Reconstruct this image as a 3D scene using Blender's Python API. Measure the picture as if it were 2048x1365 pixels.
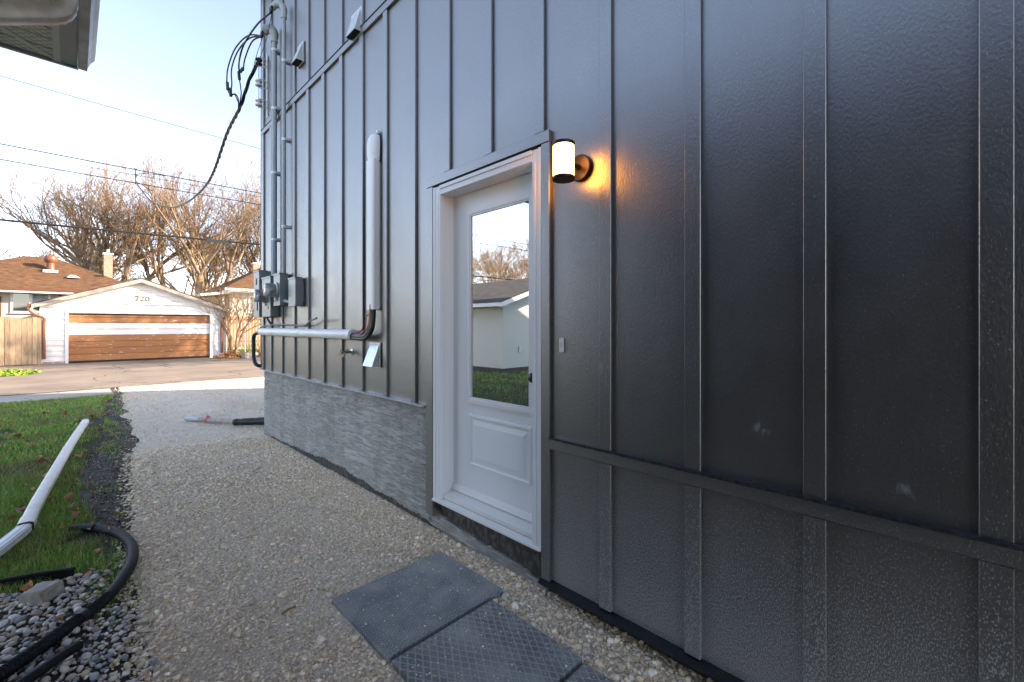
import bpy, math, random
import numpy as np
from mathutils import Vector, noise as mnoise
R = math.radians
random.seed(7); rng = np.random.default_rng(7)
for o in list(bpy.data.objects): bpy.data.objects.remove(o)
S = bpy.context.scene
COL = S.collection

# ---------------------------------------------------------------- camera
cam = bpy.data.cameras.new('camera'); camo = bpy.data.objects.new('camera', cam); COL.objects.link(camo)
YAW = math.atan(878 / 870)
camo.location = (0, 0, 1.42); camo.rotation_euler = (R(90), 0, -YAW)
cam.sensor_width = 36; cam.lens = 870 / 2048 * 36; cam.shift_y = -28.5 / 2048
cam.clip_start = .02; cam.clip_end = 2000
S.camera = camo

# ---------------------------------------------------------------- sky, sun, exposure
SUN_EL = 23.0; SUN_AZ = (0.80, -0.60)          # horizontal direction towards the sun
W = bpy.data.worlds.new('World'); S.world = W; W.use_nodes = True
nt = W.node_tree; nt.nodes.clear()
def wn(t, **k):
    n = nt.nodes.new(t)
    for a, b in k.items(): setattr(n, a, b)
    return n
out = wn('ShaderNodeOutputWorld'); bg = wn('ShaderNodeBackground'); bg.inputs[1].default_value = .14
sky = wn('ShaderNodeTexSky', sky_type='NISHITA'); sky.sun_disc = False
sky.sun_elevation = R(SUN_EL); sky.sun_rotation = math.atan2(SUN_AZ[0], SUN_AZ[1])
sky.air_density = 0.6; sky.dust_density = .25; sky.ozone_density = 1.4; sky.altitude = 200
tc = wn('ShaderNodeTexCoord')
nz = wn('ShaderNodeTexNoise'); nz.inputs['Scale'].default_value = 9; nz.inputs['Detail'].default_value = 7; nz.inputs['Roughness'].default_value = .62
mp = wn('ShaderNodeMapping'); mp.inputs['Scale'].default_value = (1, 1, 2.2)
nt.links.new(tc.outputs['Generated'], mp.inputs[0]); nt.links.new(mp.outputs[0], nz.inputs[0])
prev = None
# a few small fair-weather puffs: direction, radius, density
for (dx, dy, dz, rad, k) in [(-.069, .890, .293, .05, 1.0), (-.045, .885, .262, .05, .7), (-.0132, .9065, .324, .035, .7), (.226, .870, .297, .05, .6), (.205, .905, .205, .07, .8), (.27, .90, .24, .06, .6),
                             (-.75, .45, .42, .12, .8), (-.9, -.1, .5, .15, .8), (-.5, .6, .55, .1, .7), (.6, -.3, .6, .15, .7), (-.6, -.6, .45, .14, .8)]:
    v = Vector((dx, dy, dz)).normalized()
    sb = wn('ShaderNodeVectorMath', operation='SUBTRACT'); nt.links.new(tc.outputs['Generated'], sb.inputs[0]); sb.inputs[1].default_value = v
    ml = wn('ShaderNodeVectorMath', operation='MULTIPLY'); nt.links.new(sb.outputs[0], ml.inputs[0]); ml.inputs[1].default_value = (1, 1, 1.9)
    ln = wn('ShaderNodeVectorMath', operation='LENGTH'); nt.links.new(ml.outputs[0], ln.inputs[0])
    mr = wn('ShaderNodeMapRange'); nt.links.new(ln.outputs['Value'], mr.inputs[0]); mr.inputs[1].default_value = 0; mr.inputs[2].default_value = rad
    mr.inputs[3].default_value = .62 * k; mr.inputs[4].default_value = -.35
    if prev is None: prev = mr.outputs[0]
    else:
        mx = wn('ShaderNodeMath', operation='MAXIMUM'); nt.links.new(prev, mx.inputs[0]); nt.links.new(mr.outputs[0], mx.inputs[1]); prev = mx.outputs[0]
ad = wn('ShaderNodeMath', operation='ADD'); nt.links.new(prev, ad.inputs[0]); nt.links.new(nz.outputs[0], ad.inputs[1])
cr = wn('ShaderNodeMapRange'); cr.interpolation_type = 'SMOOTHSTEP'; nt.links.new(ad.outputs[0], cr.inputs[0]); cr.inputs[1].default_value = .55; cr.inputs[2].default_value = 1.15
cr.inputs[3].default_value = 0; cr.inputs[4].default_value = .85
mix = wn('ShaderNodeMix', data_type='RGBA'); nt.links.new(cr.outputs[0], mix.inputs[0]); wb = wn('ShaderNodeVectorMath', operation='MULTIPLY'); wb.inputs[1].default_value = (1.32, 1.0, .775); nt.links.new(sky.outputs[0], wb.inputs[0]); nt.links.new(wb.outputs[0], mix.inputs[6]); mix.inputs[7].default_value = (2.4, 2.4, 2.4, 1)
nt.links.new(mix.outputs[2], bg.inputs[0]); nt.links.new(bg.outputs[0], out.inputs[0])

sl = bpy.data.lights.new('sun', 'SUN'); sl.energy = 2.5; sl.angle = R(.55); sl.color = (1, .84, .66)
so = bpy.data.objects.new('sun', sl); COL.objects.link(so)
sd = Vector((SUN_AZ[0] * math.cos(R(SUN_EL)), SUN_AZ[1] * math.cos(R(SUN_EL)), math.sin(R(SUN_EL))))
so.rotation_euler = sd.to_track_quat('Z', 'Y').to_euler(); so.location = (30, -20, 20)
VS = S.view_settings; VS.view_transform = 'Standard'; VS.look = 'None'; VS.exposure = 2.62; VS.gamma = 1; VS.use_curve_mapping = False
S.render.engine = 'CYCLES'; S.cycles.max_bounces = 8; S.cycles.diffuse_bounces = 4; S.cycles.glossy_bounces = 4; S.cycles.transmission_bounces = 6; S.cycles.transparent_max_bounces = 12
S.cycles.caustics_reflective = False; S.cycles.caustics_refractive = False

# ---------------------------------------------------------------- materials
def mat(name, col, rough=.6, metal=0, col2=None, nscale=20, bump=0, bscale=60, bdist=.004, stretch=(1, 1, 1), ior=1.45, detail=5, mixlo=.4, mixhi=.6, emit=None, estr=0, coat=0, attr=None, spec=None, objrand=0):
    m = bpy.data.materials.new(name); m.use_nodes = True
    t = m.node_tree; b = t.nodes['Principled BSDF']; L = t.links.new
    b.inputs['Base Color'].default_value = (*col, 1); b.inputs['Roughness'].default_value = rough; b.inputs['Metallic'].default_value = metal
    b.inputs['IOR'].default_value = ior
    if coat: b.inputs['Coat Weight'].default_value = coat; b.inputs['Coat Roughness'].default_value = rough
    if spec is not None: b.inputs['Specular IOR Level'].default_value = spec
    tcn = t.nodes.new('ShaderNodeTexCoord'); mpn = t.nodes.new('ShaderNodeMapping'); mpn.inputs['Scale'].default_value = stretch
    L(tcn.outputs['Object'], mpn.inputs[0])
    m['_'] = 1
    colout = None
    if attr:
        a = t.nodes.new('ShaderNodeAttribute'); a.attribute_name = attr; colout = a.outputs['Color']
    if col2 is not None:
        n = t.nodes.new('ShaderNodeTexNoise'); n.inputs['Scale'].default_value = nscale; n.inputs['Detail'].default_value = detail; n.inputs['Roughness'].default_value = .6
        L(mpn.outputs[0], n.inputs[0])
        r = t.nodes.new('ShaderNodeMapRange'); L(n.outputs[0], r.inputs[0]); r.inputs[1].default_value = mixlo; r.inputs[2].default_value = mixhi
        x = t.nodes.new('ShaderNodeMix'); x.data_type = 'RGBA'; L(r.outputs[0], x.inputs[0]); x.inputs[6].default_value = (*col, 1); x.inputs[7].default_value = (*col2, 1)
        if attr:
            y = t.nodes.new('ShaderNodeMix'); y.data_type = 'RGBA'; y.blend_type = 'MULTIPLY'; y.inputs[0].default_value = 1
            L(colout, y.inputs[6]); L(x.outputs[2], y.inputs[7]); colout = y.outputs[2]
        else: colout = x.outputs[2]
    if objrand:
        oi = t.nodes.new('ShaderNodeObjectInfo'); hr = t.nodes.new('ShaderNodeMapRange'); L(oi.outputs['Random'], hr.inputs[0]); hr.inputs[3].default_value = 1 - objrand; hr.inputs[4].default_value = 1 + objrand
        y = t.nodes.new('ShaderNodeVectorMath'); y.operation = 'SCALE'
        if colout: L(colout, y.inputs[0])
        else: y.inputs[0].default_value = col
        L(hr.outputs[0], y.inputs['Scale']); colout = y.outputs[0]
    if colout: L(colout, b.inputs['Base Color'])
    if bump:
        n = t.nodes.new('ShaderNodeTexNoise'); n.inputs['Scale'].default_value = bscale; n.inputs['Detail'].default_value = 4
        L(mpn.outputs[0], n.inputs[0])
        bp = t.nodes.new('ShaderNodeBump'); bp.inputs['Strength'].default_value = bump; bp.inputs['Distance'].default_value = bdist
        L(n.outputs[0], bp.inputs['Height']); L(bp.outputs[0], b.inputs['Normal'])
    if emit: b.inputs['Emission Color'].default_value = (*emit, 1); b.inputs['Emission Strength'].default_value = estr
    return m
def N(m, t, **k):
    n = m.node_tree.nodes.new(t)
    for a, b in k.items(): setattr(n, a, b)
    return n
M = {}
# dark fibre cement siding: embossed, satin paint
# hand smudges and scuffs left on the boards: along the wall, height, radius
SCUFFS = [(-0.024, 1.369, 0.05), (0.076, 0.932, 0.07), (0.473, 1.054, 0.06), (0.092, 1.282, 0.04), (1.123, 1.23, 0.06), (0.293, 1.996, 0.04), (0.612, 0.635, 0.05), (0.394, 0.602, 0.09)]
def siding(name, dust):
    m = mat(name, (.022, .023, .0225), rough=.36, ior=3.1, bump=0)
    t = m.node_tree; L = t.links.new; b = t.nodes['Principled BSDF']
    tcn = t.nodes['Texture Coordinate']; geo = N(m, 'ShaderNodeNewGeometry')
    n1 = N(m, 'ShaderNodeTexNoise'); n1.inputs['Scale'].default_value = 125; n1.inputs['Detail'].default_value = 3; n1.inputs['Roughness'].default_value = .55; n1.inputs['Distortion'].default_value = .2
    mpn = N(m, 'ShaderNodeMapping'); mpn.inputs['Scale'].default_value = (1, 1, .62); L(geo.outputs['Position'], mpn.inputs[0]); L(mpn.outputs[0], n1.inputs[0])
    n2 = N(m, 'ShaderNodeTexNoise'); n2.inputs['Scale'].default_value = 7; n2.inputs['Detail'].default_value = 3; L(mpn.outputs[0], n2.inputs[0])
    a = N(m, 'ShaderNodeMath', operation='MULTIPLY_ADD'); L(n2.outputs[0], a.inputs[0]); a.inputs[1].default_value = .55; L(n1.outputs[0], a.inputs[2])
    bp = N(m, 'ShaderNodeBump'); bp.inputs['Strength'].default_value = .42; bp.inputs['Distance'].default_value = .0026; L(a.outputs[0], bp.inputs['Height']); L(bp.outputs[0], b.inputs['Normal'])
    # roughness variation
    rr = N(m, 'ShaderNodeMapRange'); L(n2.outputs[0], rr.inputs[0]); rr.inputs[3].default_value = .36; rr.inputs[4].default_value = .46; L(rr.outputs[0], b.inputs['Roughness'])
    # splash dust: denser low down, fine specks plus a chalky film
    sep = N(m, 'ShaderNodeSeparateXYZ'); L(geo.outputs['Position'], sep.inputs[0])
    hz = N(m, 'ShaderNodeMapRange'); L(sep.outputs['Z'], hz.inputs[0]); hz.inputs[1].default_value = .1; hz.inputs[2].default_value = .95; hz.inputs[3].default_value = 1; hz.inputs[4].default_value = .0
    sp = N(m, 'ShaderNodeTexNoise'); sp.inputs['Scale'].default_value = 300; sp.inputs['Detail'].default_value = 2.5
    mps = N(m, 'ShaderNodeMapping'); mps.inputs['Scale'].default_value = (1, 1, .45); L(geo.outputs['Position'], mps.inputs[0]); L(mps.outputs[0], sp.inputs[0])
    th = N(m, 'ShaderNodeMath', operation='MULTIPLY_ADD'); L(hz.outputs[0], th.inputs[0]); th.inputs[1].default_value = .21 * dust; L(sp.outputs[0], th.inputs[2])
    ts = N(m, 'ShaderNodeMapRange'); L(th.outputs[0], ts.inputs[0]); ts.inputs[1].default_value = .63; ts.inputs[2].default_value = .74; ts.inputs[3].default_value = 0; ts.inputs[4].default_value = .9
    fl = N(m, 'ShaderNodeMath', operation='MULTIPLY'); n3 = N(m, 'ShaderNodeTexNoise'); n3.inputs['Scale'].default_value = 3.2; n3.inputs['Detail'].default_value = 6; n3.inputs['Roughness'].default_value = .7; L(mps.outputs[0], n3.inputs[0])
    fr = N(m, 'ShaderNodeMapRange'); L(n3.outputs[0], fr.inputs[0]); fr.inputs[1].default_value = .30; fr.inputs[2].default_value = .72; fr.inputs[3].default_value = 0; fr.inputs[4].default_value = .34 * dust
    L(hz.outputs[0], fl.inputs[0]); L(fr.outputs[0], fl.inputs[1])
    mx = N(m, 'ShaderNodeMath', operation='MAXIMUM'); L(ts.outputs[0], mx.inputs[0]); L(fl.outputs[0], mx.inputs[1])
    # handling scuffs higher up
    sc = N(m, 'ShaderNodeTexNoise'); sc.inputs['Scale'].default_value = 11; sc.inputs['Detail'].default_value = 8; sc.inputs['Distortion'].default_value = 2.5; L(geo.outputs['Position'], sc.inputs[0])
    scr = N(m, 'ShaderNodeMapRange'); L(sc.outputs[0], scr.inputs[0]); scr.inputs[1].default_value = .70; scr.inputs[2].default_value = .80; scr.inputs[3].default_value = 0; scr.inputs[4].default_value = .16
    last = scr.outputs[0]
    scr.inputs[4].default_value = .10
    s2 = N(m, 'ShaderNodeTexNoise'); s2.inputs['Scale'].default_value = 26; s2.inputs['Detail'].default_value = 5; s2.inputs['Distortion'].default_value = 1.5; L(mps.outputs[0], s2.inputs[0])
    for (yy, zz, rr_) in SCUFFS:
        sv = N(m, 'ShaderNodeVectorMath', operation='DISTANCE'); L(geo.outputs['Position'], sv.inputs[0]); sv.inputs[1].default_value = (1.75, yy, zz)
        a1 = N(m, 'ShaderNodeMapRange'); L(sv.outputs['Value'], a1.inputs[0]); a1.inputs[1].default_value = 0; a1.inputs[2].default_value = rr_; a1.inputs[3].default_value = .20; a1.inputs[4].default_value = -.25
        a2 = N(m, 'ShaderNodeMath', operation='ADD'); L(a1.outputs[0], a2.inputs[0]); L(s2.outputs[0], a2.inputs[1])
        a3 = N(m, 'ShaderNodeMapRange'); L(a2.outputs[0], a3.inputs[0]); a3.inputs[1].default_value = .56; a3.inputs[2].default_value = .74; a3.inputs[4].default_value = .45
        a4 = N(m, 'ShaderNodeMath', operation='MAXIMUM'); L(last, a4.inputs[0]); L(a3.outputs[0], a4.inputs[1]); last = a4.outputs[0]
    mx2 = N(m, 'ShaderNodeMath', operation='MAXIMUM'); L(mx.outputs[0], mx2.inputs[0]); L(last, mx2.inputs[1])
    cm = N(m, 'ShaderNodeMix', data_type='RGBA'); L(mx2.outputs[0], cm.inputs[0]); cm.inputs[6].default_value = (.008, .008, .008, 1); cm.inputs[7].default_value = (.36, .365, .35, 1); L(cm.outputs[2], b.inputs['Base Color'])
    return m
M['siding'] = siding('siding_paint', .25); M['siding_low'] = siding('siding_paint_dusty', 1.0)
M['flash'] = mat('dark_flashing', (.05, .06, .075), rough=.3, metal=.6, col2=(.10, .10, .10), nscale=60)
M['flash_dark'] = mat('black_flashing', (.012, .013, .016), rough=.35, col2=(.12, .12, .12), nscale=160, mixlo=.62, mixhi=.7)
M['found'] = mat('dark_foundation', (.035, .028, .022), rough=.9, col2=(.085, .075, .062), nscale=14, bump=.8, bscale=45, bdist=.01, mixlo=.35, mixhi=.75)
M['found_bare'] = mat('bare_concrete_dark', (.055, .05, .045), rough=.95, col2=(.20, .195, .18), nscale=38, bump=.8, bscale=70, bdist=.008, mixlo=.45, mixhi=.8, stretch=(1, 1, .6))
def parge():
    m = mat('parging', (.30, .33, .32), rough=.9)
    t = m.node_tree; L = t.links.new; b = t.nodes['Principled BSDF']
    geo = N(m, 'ShaderNodeNewGeometry'); mp_ = N(m, 'ShaderNodeMapping'); mp_.inputs['Scale'].default_value = (1, .24, 1.5); L(geo.outputs['Position'], mp_.inputs[0])
    n = N(m, 'ShaderNodeTexNoise'); n.inputs['Scale'].default_value = 52; n.inputs['Detail'].default_value = 8; n.inputs['Distortion'].default_value = .9; L(mp_.outputs[0], n.inputs[0])
    r = N(m, 'ShaderNodeMapRange'); r.interpolation_type = 'SMOOTHSTEP'; L(n.outputs[0], r.inputs[0]); r.inputs[1].default_value = .44; r.inputs[2].default_value = .53
    n2 = N(m, 'ShaderNodeTexNoise'); n2.inputs['Scale'].default_value = 2.4; n2.inputs['Detail'].default_value = 6; n2.inputs['Roughness'].default_value = .65
    mv = N(m, 'ShaderNodeMapping'); mv.inputs['Scale'].default_value = (1, 2.2, .45); L(geo.outputs['Position'], mv.inputs[0]); L(mv.outputs[0], n2.inputs[0])
    nb = N(m, 'ShaderNodeTexNoise'); nb.inputs['Scale'].default_value = 13; nb.inputs['Detail'].default_value = 5; nb.inputs['Distortion'].default_value = 1.2; L(mp_.outputs[0], nb.inputs[0])
    ab = N(m, 'ShaderNodeMath', operation='MULTIPLY_ADD'); L(nb.outputs[0], ab.inputs[0]); ab.inputs[1].default_value = .9; L(n.outputs[0], ab.inputs[2]); ab2 = N(m, 'ShaderNodeMath', operation='MULTIPLY_ADD'); L(n2.outputs[0], ab2.inputs[0]); ab2.inputs[1].default_value = -.2; L(ab.outputs[0], ab2.inputs[2])
    L(ab2.outputs[0], r.inputs[0]); r.inputs[1].default_value = .60; r.inputs[2].default_value = 1.06
    mxx = N(m, 'ShaderNodeMix', data_type='RGBA'); L(r.outputs[0], mxx.inputs[0]); mxx.inputs[6].default_value = (.40, .395, .37, 1); mxx.inputs[7].default_value = (.60, .60, .59, 1)
    mul = N(m, 'ShaderNodeMix', data_type='RGBA', blend_type='MULTIPLY'); L(n2.outputs[0], mul.inputs[0]); L(mxx.outputs[2], mul.inputs[6]); mul.inputs[7].default_value = (.48, .50, .46, 1)
    L(mul.outputs[2], b.inputs['Base Color'])
    n3 = N(m, 'ShaderNodeTexNoise'); n3.inputs['Scale'].default_value = 120; n3.inputs['Detail'].default_value = 3; L(geo.outputs['Position'], n3.inputs[0])
    ma = N(m, 'ShaderNodeMath', operation='MULTIPLY_ADD'); L(n3.outputs[0], ma.inputs[0]); ma.inputs[1].default_value = .6; L(r.outputs[0], ma.inputs[2])
    bp = N(m, 'ShaderNodeBump'); bp.inputs['Strength'].default_value = 1; bp.inputs['Distance'].default_value = .010; L(ma.outputs[0], bp.inputs['Height']); L(bp.outputs[0], b.inputs['Normal'])
    return m
M['parge'] = parge()
M['white'] = mat('white_door_paint', (.80, .82, .83), rough=.32, bump=.06, bscale=200, bdist=.001)
M['vinyl'] = mat('white_vinyl', (.80, .80, .79), rough=.35)
M['sill'] = mat('dirty_white_sill', (.74, .74, .71), rough=.45, col2=(.16, .13, .10), nscale=75, mixlo=.66, mixhi=.74)
M['gap'] = mat('black_gap', (.01, .01, .01), rough=.7)
M['brownmetal'] = mat('dark_bronze', (.035, .026, .022), rough=.32, metal=.7)
M['goldplate'] = mat('lamp_backplate', (.05, .035, .025), rough=.4, metal=.4)
M['lampglass'] = mat('lit_opal_glass', (.9, .8, .6), rough=.3, emit=(1, .36, .055), estr=4.2)
M['galv'] = mat('galvanised', (.62, .66, .70), rough=.38, metal=.85, col2=(.42, .47, .50), nscale=40)
M['galvdull'] = mat('galvanised_dull', (.50, .54, .56), rough=.5, metal=.5)
M['ebox'] = mat('grey_enamel', (.20, .23, .23), rough=.38, col2=(.23, .26, .26), nscale=8)
M['conduit'] = mat('grey_pvc', (.30, .345, .37), rough=.42)
M['conduitcap'] = mat('grey_cast_cap', (.36, .41, .43), rough=.5)
M['linecover'] = mat('offwhite_pvc', (.82, .82, .80), rough=.38)
M['rubber'] = mat('black_rubber', (.013, .013, .014), rough=.42)
M['cable'] = mat('black_cable', (.008, .009, .011), rough=.45)
M['greycable'] = mat('grey_cable', (.12, .12, .125), rough=.4)
M['copper'] = mat('copper_pipe', (.35, .15, .08), rough=.35, metal=.9)
M['redwire'] = mat('red_wire', (.35, .01, .03), rough=.4)
M['porcelain'] = mat('porcelain', (.55, .58, .60), rough=.2)
M['brass'] = mat('brass', (.38, .34, .26), rough=.35, metal=.9)
M['corr'] = mat('black_corrugated', (.008, .009, .011), rough=.6, spec=.3, col2=(.04, .04, .04), nscale=30, mixlo=.6, mixhi=.85)
M['dspout'] = mat('cream_downspout', (.82, .78, .71), rough=.42, col2=(.62, .57, .50), nscale=9, mixlo=.5, mixhi=.8)
M['dspoutrib'] = mat('white_aluminium', (.80, .82, .83), rough=.4, col2=(.5, .5, .48), nscale=20, mixlo=.55, mixhi=.85)
M['soffit'] = mat('soffit_vinyl', (.76, .80, .75), rough=.5)
M['dark'] = mat('dark_inside', (.012, .012, .012), rough=.9)
M['room'] = mat('room_grey', (.06, .06, .06), rough=.9)
M['gutter'] = mat('grey_white_gutter', (.80, .82, .82), rough=.33, col2=(.55, .55, .54), nscale=6)
M['fascia'] = mat('grey_fascia', (.50, .53, .54), rough=.45)
M['stucco'] = mat('white_stucco', (.66, .66, .60), rough=.95, bump=.9, bscale=70, bdist=.02)
M['taupe'] = mat('taupe_siding', (.055, .05, .046), rough=.85, col2=(.045, .042, .04), nscale=3)
M['shingle_dark'] = mat('dark_shingles', (.045, .040, .038), rough=.95, col2=(.09, .08, .07), nscale=9, bump=.6, bscale=20, bdist=.02, stretch=(1, .35, 1))
M['clap'] = mat('white_clapboard', (.74, .73, .70), rough=.6, col2=(.60, .58, .55), nscale=4, mixlo=.45, mixhi=.9, stretch=(.3, 1, 1), objrand=.04)
M['trimpeel'] = mat('taupe_trim', (.36, .29, .24), rough=.7, col2=(.52, .46, .40), nscale=8, mixlo=.5, mixhi=.7)
M['gbrown'] = mat('worn_brown_paint', (.34, .15, .055), rough=.65, col2=(.60, .56, .50), nscale=9, mixlo=.63, mixhi=.66, stretch=(.4, 1, 2.4), objrand=.12, detail=8)
M['gwhite'] = mat('door_white_paint', (.74, .735, .72), rough=.6)
M['brown_ds'] = mat('brown_downspout', (.20, .075, .04), rough=.45)
M['digit'] = mat('brass_digits', (.14, .11, .05), rough=.5)
M['fence'] = mat('weathered_cedar', (.33, .235, .145), rough=.85, col2=(.17, .13, .09), nscale=6, stretch=(4, 4, .5), mixlo=.35, mixhi=.75, objrand=.22)
M['fence_or'] = mat('orange_fence', (.34, .16, .06), rough=.85, objrand=.15)
M['roofbrown'] = mat('brown_shingles', (.035, .018, .009), rough=.95, col2=(.18, .085, .034), nscale=4.0, detail=8, mixlo=.30, mixhi=.68, stretch=(.8, 2.2, 2.2), bump=.5, bscale=10, bdist=.03)
M['roofedge'] = mat('roof_edge', (.13, .05, .025), rough=.8)
M['cream'] = mat('cream_wall', (.52, .46, .36), rough=.8, col2=(.46, .40, .31), nscale=1.5)
M['brickchim'] = mat('salmon_chimney', (.48, .27, .19), rough=.85, col2=(.40, .21, .15), nscale=8)
M['winframe'] = mat('window_frame', (.72, .70, .66), rough=.5)
M['glassdark'] = mat('dark_window', (.02, .025, .03), rough=.04, ior=1.9)
M['curtain'] = mat('window_curtain', (.35, .38, .38), rough=.6, col2=(.18, .21, .21), nscale=5)
M['chain'] = mat('chainlink', (.62, .62, .62), rough=.35, metal=.6)
M['bark'] = mat('bark', (.16, .11, .066), rough=.9, col2=(.32, .225, .135), nscale=3, bump=.5, bscale=12, bdist=.02)
M['twig'] = mat('twigs', (.25, .165, .09), rough=.9)
M['leafbrown'] = mat('dry_leaf', (.30, .13, .05), rough=.7, col2=(.42, .24, .10), nscale=6, objrand=.35)
M['leafpink'] = mat('pink_leaf', (.33, .16, .15), rough=.6)
M['leafgreen'] = mat('yellow_green_leaf', (.30, .42, .03), rough=.6, col2=(.14, .25, .02), nscale=5)
M['wire'] = mat('line_wire', (.012, .012, .014), rough=.6)
M['block'] = mat('pale_concrete_block', (.42, .40, .36), rough=.9, col2=(.28, .25, .21), nscale=14, bump=.6, bscale=60, bdist=.006)
M['orange'] = mat('orange_plastic', (.8, .10, .03), rough=.4)
M['brownalu'] = mat('brown_aluminium', (.26, .21, .19), rough=.4, col2=(.4, .36, .33), nscale=15)
M['bell'] = mat('doorbell_white', (.80, .80, .80), rough=.4)
M['bellbtn'] = mat('doorbell_button', (.75, .55, .48), rough=.3)
# glass with low-e reflection
gm = bpy.data.materials.new('lowe_glass'); gm.use_nodes = True; t_ = gm.node_tree; t_.nodes.clear()
o_ = t_.nodes.new('ShaderNodeOutputMaterial'); x_ = t_.nodes.new('ShaderNodeMixShader'); g_ = t_.nodes.new('ShaderNodeBsdfGlossy'); tr = t_.nodes.new('ShaderNodeBsdfTransparent')
g_.inputs['Color'].default_value = (.92, .97, 1, 1); g_.inputs['Roughness'].default_value = .004; tr.inputs['Color'].default_value = (.5, .54, .54, 1); x_.inputs[0].default_value = .62
t_.links.new(tr.outputs[0], x_.inputs[1]); t_.links.new(g_.outputs[0], x_.inputs[2]); t_.links.new(x_.outputs[0], o_.inputs[0]); M['lowe'] = gm
cg = mat('clear_plastic', (.75, .78, .80), rough=.08); cg.node_tree.nodes['Principled BSDF'].inputs['Transmission Weight'].default_value = .75; M['meterglass'] = cg

def ground_mat(name, c1, c2, c3, s1, s2, bs, bstr, bd, speck=None):
    m = mat(name, c1, rough=.95)
    t = m.node_tree; L = t.links.new; b = t.nodes['Principled BSDF']; geo = N(m, 'ShaderNodeNewGeometry')
    n1 = N(m, 'ShaderNodeTexNoise'); n1.inputs['Scale'].default_value = s1; n1.inputs['Detail'].default_value = 8; n1.inputs['Roughness'].default_value = .7; L(geo.outputs['Position'], n1.inputs[0])
    r1 = N(m, 'ShaderNodeMapRange'); L(n1.outputs[0], r1.inputs[0]); r1.inputs[1].default_value = .35; r1.inputs[2].default_value = .65
    a = N(m, 'ShaderNodeMix', data_type='RGBA'); L(r1.outputs[0], a.inputs[0]); a.inputs[6].default_value = (*c1, 1); a.inputs[7].default_value = (*c2, 1)
    v = N(m, 'ShaderNodeTexVoronoi'); v.inputs['Scale'].default_value = s2; L(geo.outputs['Position'], v.inputs[0])
    r2 = N(m, 'ShaderNodeMapRange'); L(v.outputs['Color'], r2.inputs[0]); r2.inputs[1].default_value = .15; r2.inputs[2].default_value = .95; r2.inputs[3].default_value = 0; r2.inputs[4].default_value = .75
    c = N(m, 'ShaderNodeMix', data_type='RGBA'); L(r2.outputs[0], c.inputs[0]); L(a.outputs[2], c.inputs[6]); c.inputs[7].default_value = (*c3, 1); L(c.outputs[2], b.inputs['Base Color'])
    n3 = N(m, 'ShaderNodeTexNoise'); n3.inputs['Scale'].default_value = bs; n3.inputs['Detail'].default_value = 6; n3.inputs['Roughness'].default_value = .7; L(geo.outputs['Position'], n3.inputs[0])
    vm = N(m, 'ShaderNodeMath', operation='MULTIPLY_ADD'); L(v.outputs['Distance'], vm.inputs[0]); vm.inputs[1].default_value = -.7; L(n3.outputs[0], vm.inputs[2])
    bp = N(m, 'ShaderNodeBump'); bp.inputs['Strength'].default_value = bstr; bp.inputs['Distance'].default_value = bd; L(vm.outputs[0], bp.inputs['Height']); L(bp.outputs[0], b.inputs['Normal'])
    return m
M['gravel_base'] = ground_mat('limestone_fines', (.74, .615, .455), (.90, .80, .65), (.62, .51, .38), 1.6, 75, 60, 1.0, .016)
M['soil'] = ground_mat('dark_soil', (.04, .035, .032), (.15, .125, .095), (.20, .17, .13), 5, 90, 40, 1, .02)
M['lawn'] = ground_mat('lawn_soil', (.035, .06, .014), (.06, .09, .022), (.09, .07, .035), 4, 110, 60, 1, .02)
M['earth'] = ground_mat('earth', (.09, .085, .045), (.12, .11, .06), (.10, .08, .05), .4, 20, 10, .5, .03)
M['pebblesoil'] = ground_mat('pebble_bed_soil', (.06, .05, .04), (.12, .10, .08), (.05, .045, .04), 8, 60, 40, 1, .02)
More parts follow.
